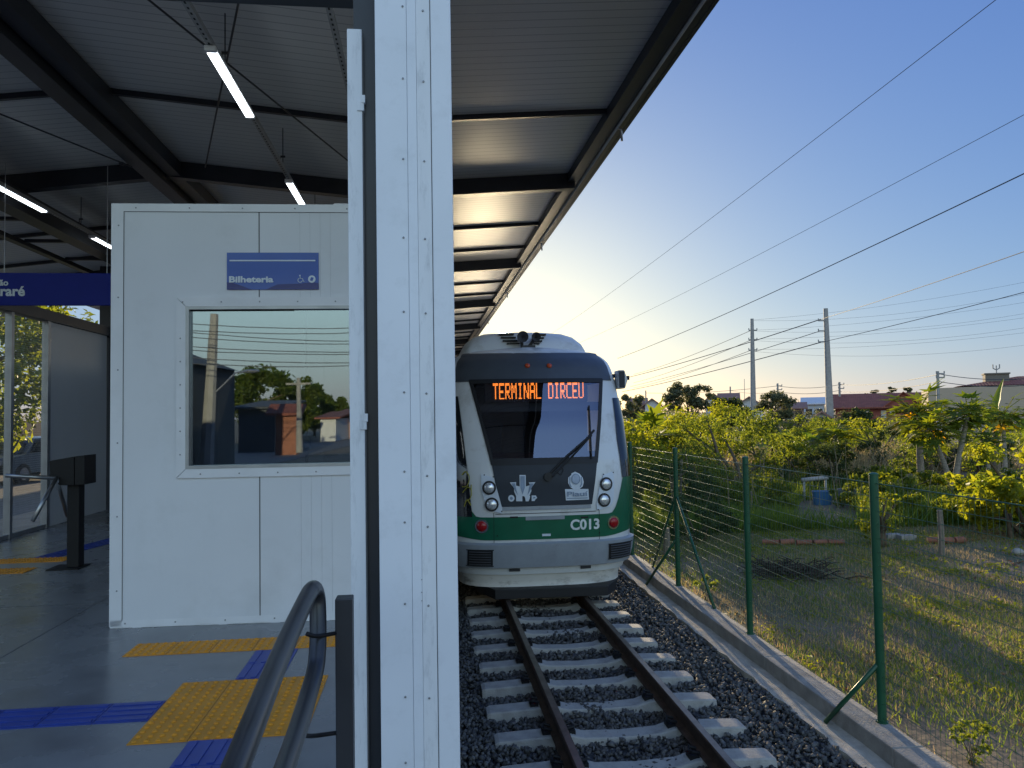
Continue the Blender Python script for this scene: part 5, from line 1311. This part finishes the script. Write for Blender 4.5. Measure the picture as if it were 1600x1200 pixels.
# ------------------------------------------------------------------ poles and wires
def pole(label, px_t, py_t, px_b, Y, r0, r1, arms, name='power_pole', z0=0.0):
    tp = at(px_t, py_t, Y); bx = at(px_b, 655, Y).x; t = thing(name, label, 'power pole', (bx, Y, z0))
    MB().bar((bx, Y, z0-.1), tp, r0*2, r0*2).build('shaft', m_polec, t) if False else MB().tube([(bx, Y, z0-.1), tp], [r0, r1], 8).build('shaft', m_polec, t)
    out = []
    for k, (dx0, dx1, py) in enumerate(arms):
        a_ = at(px_t, py, Y); a1 = a_+Vector((dx0, 0, .15 if dx0 < -1 else 0)); b1 = a_+Vector((dx1, 0, 0)); c_ = MB().bar(a1, b1, .12, .12)
        for s_ in (a1, b1): c_.tube([s_+Vector((0,0,.02)), s_+Vector((0,0,.22))], .05, 6)
        c_.build('crossarm', m_polec, t); out.append((a1, b1))
    return t
pole('tall concrete power pole with three side arms, nearer and right of its pair', 1290, 482, 1297, 70, .42, .22, ((-.75,.1,501),(-.75,.1,517),(-.75,.1,534)))
pole('tall slim power pole with three crossarms, left of its pair', 1175, 498, 1177, 76, .36, .18, ((-.35,.55,516),(-.35,.55,531),(-.35,.55,547)))
for lb, px, pyt, Y, r in (('short far power pole just right of the tall near pole', 1311.5, 597, 88, .16), ('mid-distance power pole in front of the beige building', 1465, 580, 58, .14), ('short far power pole between the two tall poles', 1215, 599, 95, .15), ('tiny far pole left of the left tall pole', 1141, 604, 120, .15), ('tiny far pole above the houses next to the train', 1009, 610, 110, .12), ('tiny mast between the left tall pole and the far pole beside it', 1163, 592, 140, .06), ('thin pole leaning against the tall near pole', 1292, 602, 69, .10)):
    pole(lb, px, pyt, px+.6, Y, r*1.15, r*.8, ((-.1,.6,pyt+4),(-.1,.6,pyt+10)) if Y < 100 and r > .11 else ())
def wire(label, a, b, r, sag=0.0, n=14):
    a = Vector(a); b = Vector(b); P_ = [a.lerp(b, i/n)-Vector((0,0,4*sag*(i/n)*(1-i/n))) for i in range(n+1)]
    tag(MB().tube(P_, r, 5).build('power_line', m_cable), label, 'power line')
def pw(label, p0, Y0_, p1, Y1_, r, sag=0.0): wire(label, at(*p0, Y0_), at(*p1, Y1_), r, sag)
pw('topmost thin cable crossing the sky from the top edge down to the train roof', (1575,-15), 13, (862,521), 75, .008, .25)
pw('second thin cable in the sky, ending lower on the right edge', (1640,158), 20, (902,537), 95, .010, .3)
pw('thick dark cable crossing the middle of the sky above the pole tops', (1640,252), 26, (965,560), 105, .027, .4)
pw('thick cable passing the top arm of the near tall pole', (1640,379), 36, (1282,499), 70, .026, .1)
pw('continuation of the thick cable from the near pole top arm to the far left', (1282,499), 70, (972,592), 150, .05, .3)
pw('thick cable reaching the lowest arm of the near tall pole', (1640,446), 42, (1282,535), 70, .026, .1)
pw('cable from the lowest arm of the near pole down to the far left', (1282,535), 70, (972,612), 160, .05, .3)
pw('thin cable from the middle arm of the near pole to the far left', (1282,517), 70, (985,604), 155, .035, .3)
for k, (y0_, y1_, nm) in enumerate(((437,500,'highest'),(455,501,'second'),(470,516,'third'),(487,517,'fourth'),(495,530,'fifth'),(510,532,'sixth'),(519,546,'seventh'),(538,549,'lowest'))):
    pw('%s of the faint level wires running from the slim pole to the right edge' % nm, (1640, y0_-4), 66, (1176, y1_), 76, .010, .9 if k % 2 else .5)
for k, (y0_, y1_) in enumerate(((516,585),(531,598),(547,606))):
    pw('%s faint wire from the slim pole arms to the far left' % ('upper', 'middle', 'lower')[k], (1174, y0_), 76, (990, y1_), 150, .028, .4)
for k, (a_, Ya, b_, Yb, lb) in enumerate((((1466,585),58,(1312,601),88,'upper street wire from the pole by the beige building to the left'),((1466,596),58,(1312,612),88,'lower street wire from the pole by the beige building to the left'),((1640,588),50,(1466,584),58,'upper street wire from the pole by the beige building to the right'),((1640,598),50,(1466,596),58,'lower street wire from the pole by the beige building to the right'),((1312,601),88,(1215,603),95,'upper street wire between the two short far poles'),((1312,610),88,(1215,612),95,'lower street wire between the two short far poles'),((1215,603),95,(1009,614),120,'street wire from the short far pole to the pole next to the train'),((1215,612),95,(1141,610),120,'street wire from the short far pole to the tiny far pole'))):
    pw(lb, a_, Ya, b_, Yb, .028, .35)

# ------------------------------------------------------------------ street left of the platform, seen through the mesh
GZ = 0.62
m_road = M('street_asphalt', (.15,.14,.13), .9, var=.2, scale=3, bump=.3)
m_pave = M('sandy_pavement', (.36,.29,.21), .9, var=.2, scale=2)
tag(MB().box(-8.2, -5.45, -20, 60, .5, GZ+.03).build('pavement', m_pave), 'sandy pavement beside the panel wall', None, kind='structure')
tag(MB().box(-14.5, -8.25, -60, 60, .5, GZ+.004).build('road', m_road), 'asphalt street left of the station', None, kind='structure')
tree('large sunlit street tree seen through the mesh opening', (-11.8, 21.0, GZ), 8.4, (2.8,2.8,3.8), l_bush, 11000, .22, 81, crown_z=.6, ncl=60, cr=.28, bottom=-1)
tree('tall street tree behind the large sunlit street tree', (-17.6, 28.0, GZ), 9.5, (4,4,4.2), l_bush, 6000, .28, 82, crown_z=.58, ncl=50, bottom=-1)
tree('street tree behind the parked car, lower and darker', (-15.5, 19.0, GZ), 6.0, (3.0,3.0,2.6), l_bush, 5000, .24, 84, crown_z=.55, ncl=44, bottom=-1)
# parked car
def car(label, x, y, rot, paint):
    t = thing('parked_car', label, 'car', (0,0,0))
    prof = [(-2.0,.32),(-2.05,.62),(-1.95,.80),(-1.15,.90),(-.55,1.36),(.75,1.42),(1.45,.98),(1.98,.90),(2.05,.60),(1.98,.32)]
    rows = [[(u*(1-.03*abs(s)), s*(.84 if v < .95 else .66), v) for u, v in prof] for s in (-1,-.96,0,.96,1)]
    mb = MB().grid(rows); mb.f += [tuple(range(10)), tuple(reversed(range(40,50)))]; mb.build('body', paint, t, auto=45)
    gz = MB()
    for s in (-1,1): gz.prism([(-.98,.94),(-.5,1.30),(.70,1.35),(1.28,1.0)], lambda u, v, d: (u, s*(.835+d-.3*(v-.94)), v), .0, .03)
    gz.add([(-1.12,-.62,.93),(-1.12,.62,.93),(-.58,.55,1.35),(-.58,-.55,1.35)],[(0,1,2,3)]); gz.add([(1.42,-.62,1.0),(1.42,.62,1.0),(.80,.55,1.41),(.80,-.55,1.41)],[(0,3,2,1)]); gz.build('car_window', m_side, t)
    for wx in (-1.25, 1.25):
        for s in (-1,1):
            w_ = MB().disc((wx, s*.72, .31), (0,s,0), .31, .14, 20).build('wheel', m_rubber, t); MB().disc((wx, s*.865, .31), (0,s,0), .19, .01, 16).build('rim', m_chrome, w_)
    for s in (-1,1): MB().box(-2.06,-1.98, s*.6-.16, s*.6+.16, .62,.76).build('headlight', m_lens, t)
    t.location = (x, y, GZ); t.rotation_euler = (0,0,rot); return t
q = at(44, 700, 26); car('dark parked car in the street seen through the mesh opening', q.x, 26, math.radians(78), M('car_paint', (.05,.055,.065), .2, .4, var=.05))
tag(MB().box(-16.5, -16.3, 5, 45, GZ, GZ+1.9).build('street_wall', m_brn), 'dark boundary wall across the street on the far left', 'wall')  # shade under the street trees is put into the wall's dark colour

# ------------------------------------------------------------------ what the booth window mirrors: the street behind the camera
def vm(px, py, dv):                          # virtual image point at distance dv -> real point behind the camera
    p = at(px, py, dv); n = Vector((BSL, -1, 0)).normalized(); p0 = Vector((BX0, BY0, 0)); k = (p-p0).dot(n); return p - 2*k*n
a = vm(334, 490, 26); bx_ = vm(322, 715, 26)
t = thing('utility_pole', 'leaning concrete street pole with a lamp arm mirrored in the booth window', 'power pole', (bx_.x, bx_.y, GZ))
MB().tube([(bx_.x, bx_.y, .8), a], [.24,.13], 8).build('shaft', m_polec, t)
c0 = vm(337, 612, 26); c1 = vm(392, 580, 26.5); MB().tube([c0, c0.lerp(c1,.55)+Vector((0,0,.25)), c1], .03, 6).build('lamp_arm', m_galv, t); MB().ell(c1, (.3,.12,.07), 10, 6).build('lamp_head', m_galv, t)
m_shed = M('dark_shed_wall', (.07,.075,.08), .9, var=.15, scale=.6); m_brick = M('brick_red', (.30,.12,.07), .9, var=.2, scale=6)
P1 = vm(292, 520, 24); P2 = vm(368, 520, 40)
t = thing('shed', 'dark gabled shed mirrored at the left of the booth window', 'building', (P1.x, P1.y, GZ))
zt = vm(350, 522, 28).z
xx = vm(366, 600, 30).x; yn = vm(300, 600, 17).y; yf_ = vm(366, 600, 30).y+6
MB().box(xx-9, xx, yf_-6, yn, 0, zt-1.2).build('wall', m_shed, t); MB().add([(xx+.2,yn+.2,zt-1.25),(xx+.2,yf_-6,zt-1.25),(xx-4.5,yf_-6,zt+.6),(xx-4.5,yn+.2,zt+.6),(xx-9.2,yn+.2,zt-1.25),(xx-9.2,yf_-6,zt-1.25)],[(0,1,2,3),(3,2,5,4)]).build('roof', m_shed, t)
for k in range(2): MB().box(xx-1.8-k*2.2, xx-.6-k*2.2, yn+.005, yn+.05, GZ+1.2, GZ+3.0).build('window', m_whiw, t)
def vtree(label, px, dv, py, wpx, seed, leaf=l_bush):
    p = vm(px, py, dv); wd = wpx*dv/FPX; tree(label, (p.x, p.y, GZ), p.z-GZ, (wd/2, wd/2, (p.z-GZ)*.42), leaf, 5200, .42, seed, crown_z=.56, ncl=54, cr=.3, bottom=-1)
vtree('big round tree mirrored in the middle of the booth window', 412, 62, 566, 100, 91); vtree('second big tree mirrored in the booth window, right of the round one', 460, 66, 588, 80, 92); vtree('low far tree mirrored at the right of the booth window', 520, 80, 618, 60, 93); vtree('smaller far tree mirrored in the booth window beside the gate', 490, 78, 612, 60, 94)
def vbox(name, label, cat, px0, px1, py, dv, dep, mat, roof=None):
    a_ = vm(px0, py, dv); b_ = vm(px1, py, dv); t = thing(name, label, cat, (a_.x, a_.y, GZ)); x0_, x1_ = sorted((a_.x, b_.x))
    MB().box(x0_, x1_, a_.y-dep, a_.y, 0, a_.z).build('wall', mat, t)
    MB().add([(x0_-.4,a_.y+.4,a_.z),(x1_+.4,a_.y+.4,a_.z),(x1_+.4,a_.y-dep,a_.z+.5),(x0_-.4,a_.y-dep,a_.z+.5),(x0_-.4,a_.y+.4,a_.z+.12),(x1_+.4,a_.y+.4,a_.z+.12),(x1_+.4,a_.y-dep,a_.z+.62),(x0_-.4,a_.y-dep,a_.z+.62)],[(0,1,2,3),(7,6,5,4),(0,4,5,1),(1,5,6,2),(2,6,7,3),(3,7,4,0)]).build('roof', roof or m_roofr, t)
    return t
vbox('house', 'low dark sheds mirrored in the middle of the booth window', 'house', 372, 430, 640, 44, 6, m_shed, m_shed)
vbox('gatehouse', 'brick gateway with a red tiled lintel mirrored in the booth window', 'gateway', 430, 463, 650, 40, .6, m_brick)
vbox('house', 'small sunlit house mirrored right of the conduit in the booth window', 'house', 500, 525, 655, 60, 6, m_whiw)
vbox('house', 'orange sunlit house mirrored at the right edge of the booth window', 'house', 528, 560, 650, 66, 6, M('orange_render', (.45,.22,.10), .9))
p = vm(466, 590, 38); q = vm(467, 690, 38); tag(MB().tube([(q.x, q.y, .8), p], [.16,.1], 8).bar(p-Vector((.6,0,.3)), p+Vector((.6,0,-.3)), .1).build('street_pole', m_polec), 'slim street pole mirrored right of the brick gateway', 'power pole')
for k, (y0_, y1_) in enumerate(((503,511),(514,518),(516,533),(524,537),(539,549),(545,552),(556,566),(566,570))):
    a_ = vm(270, y0_, 24); b_ = vm(590, y1_, 24); wire('%s street wire mirrored across the booth window' % ords[k].replace('nearest','topmost'), a_, b_, .014, .1)
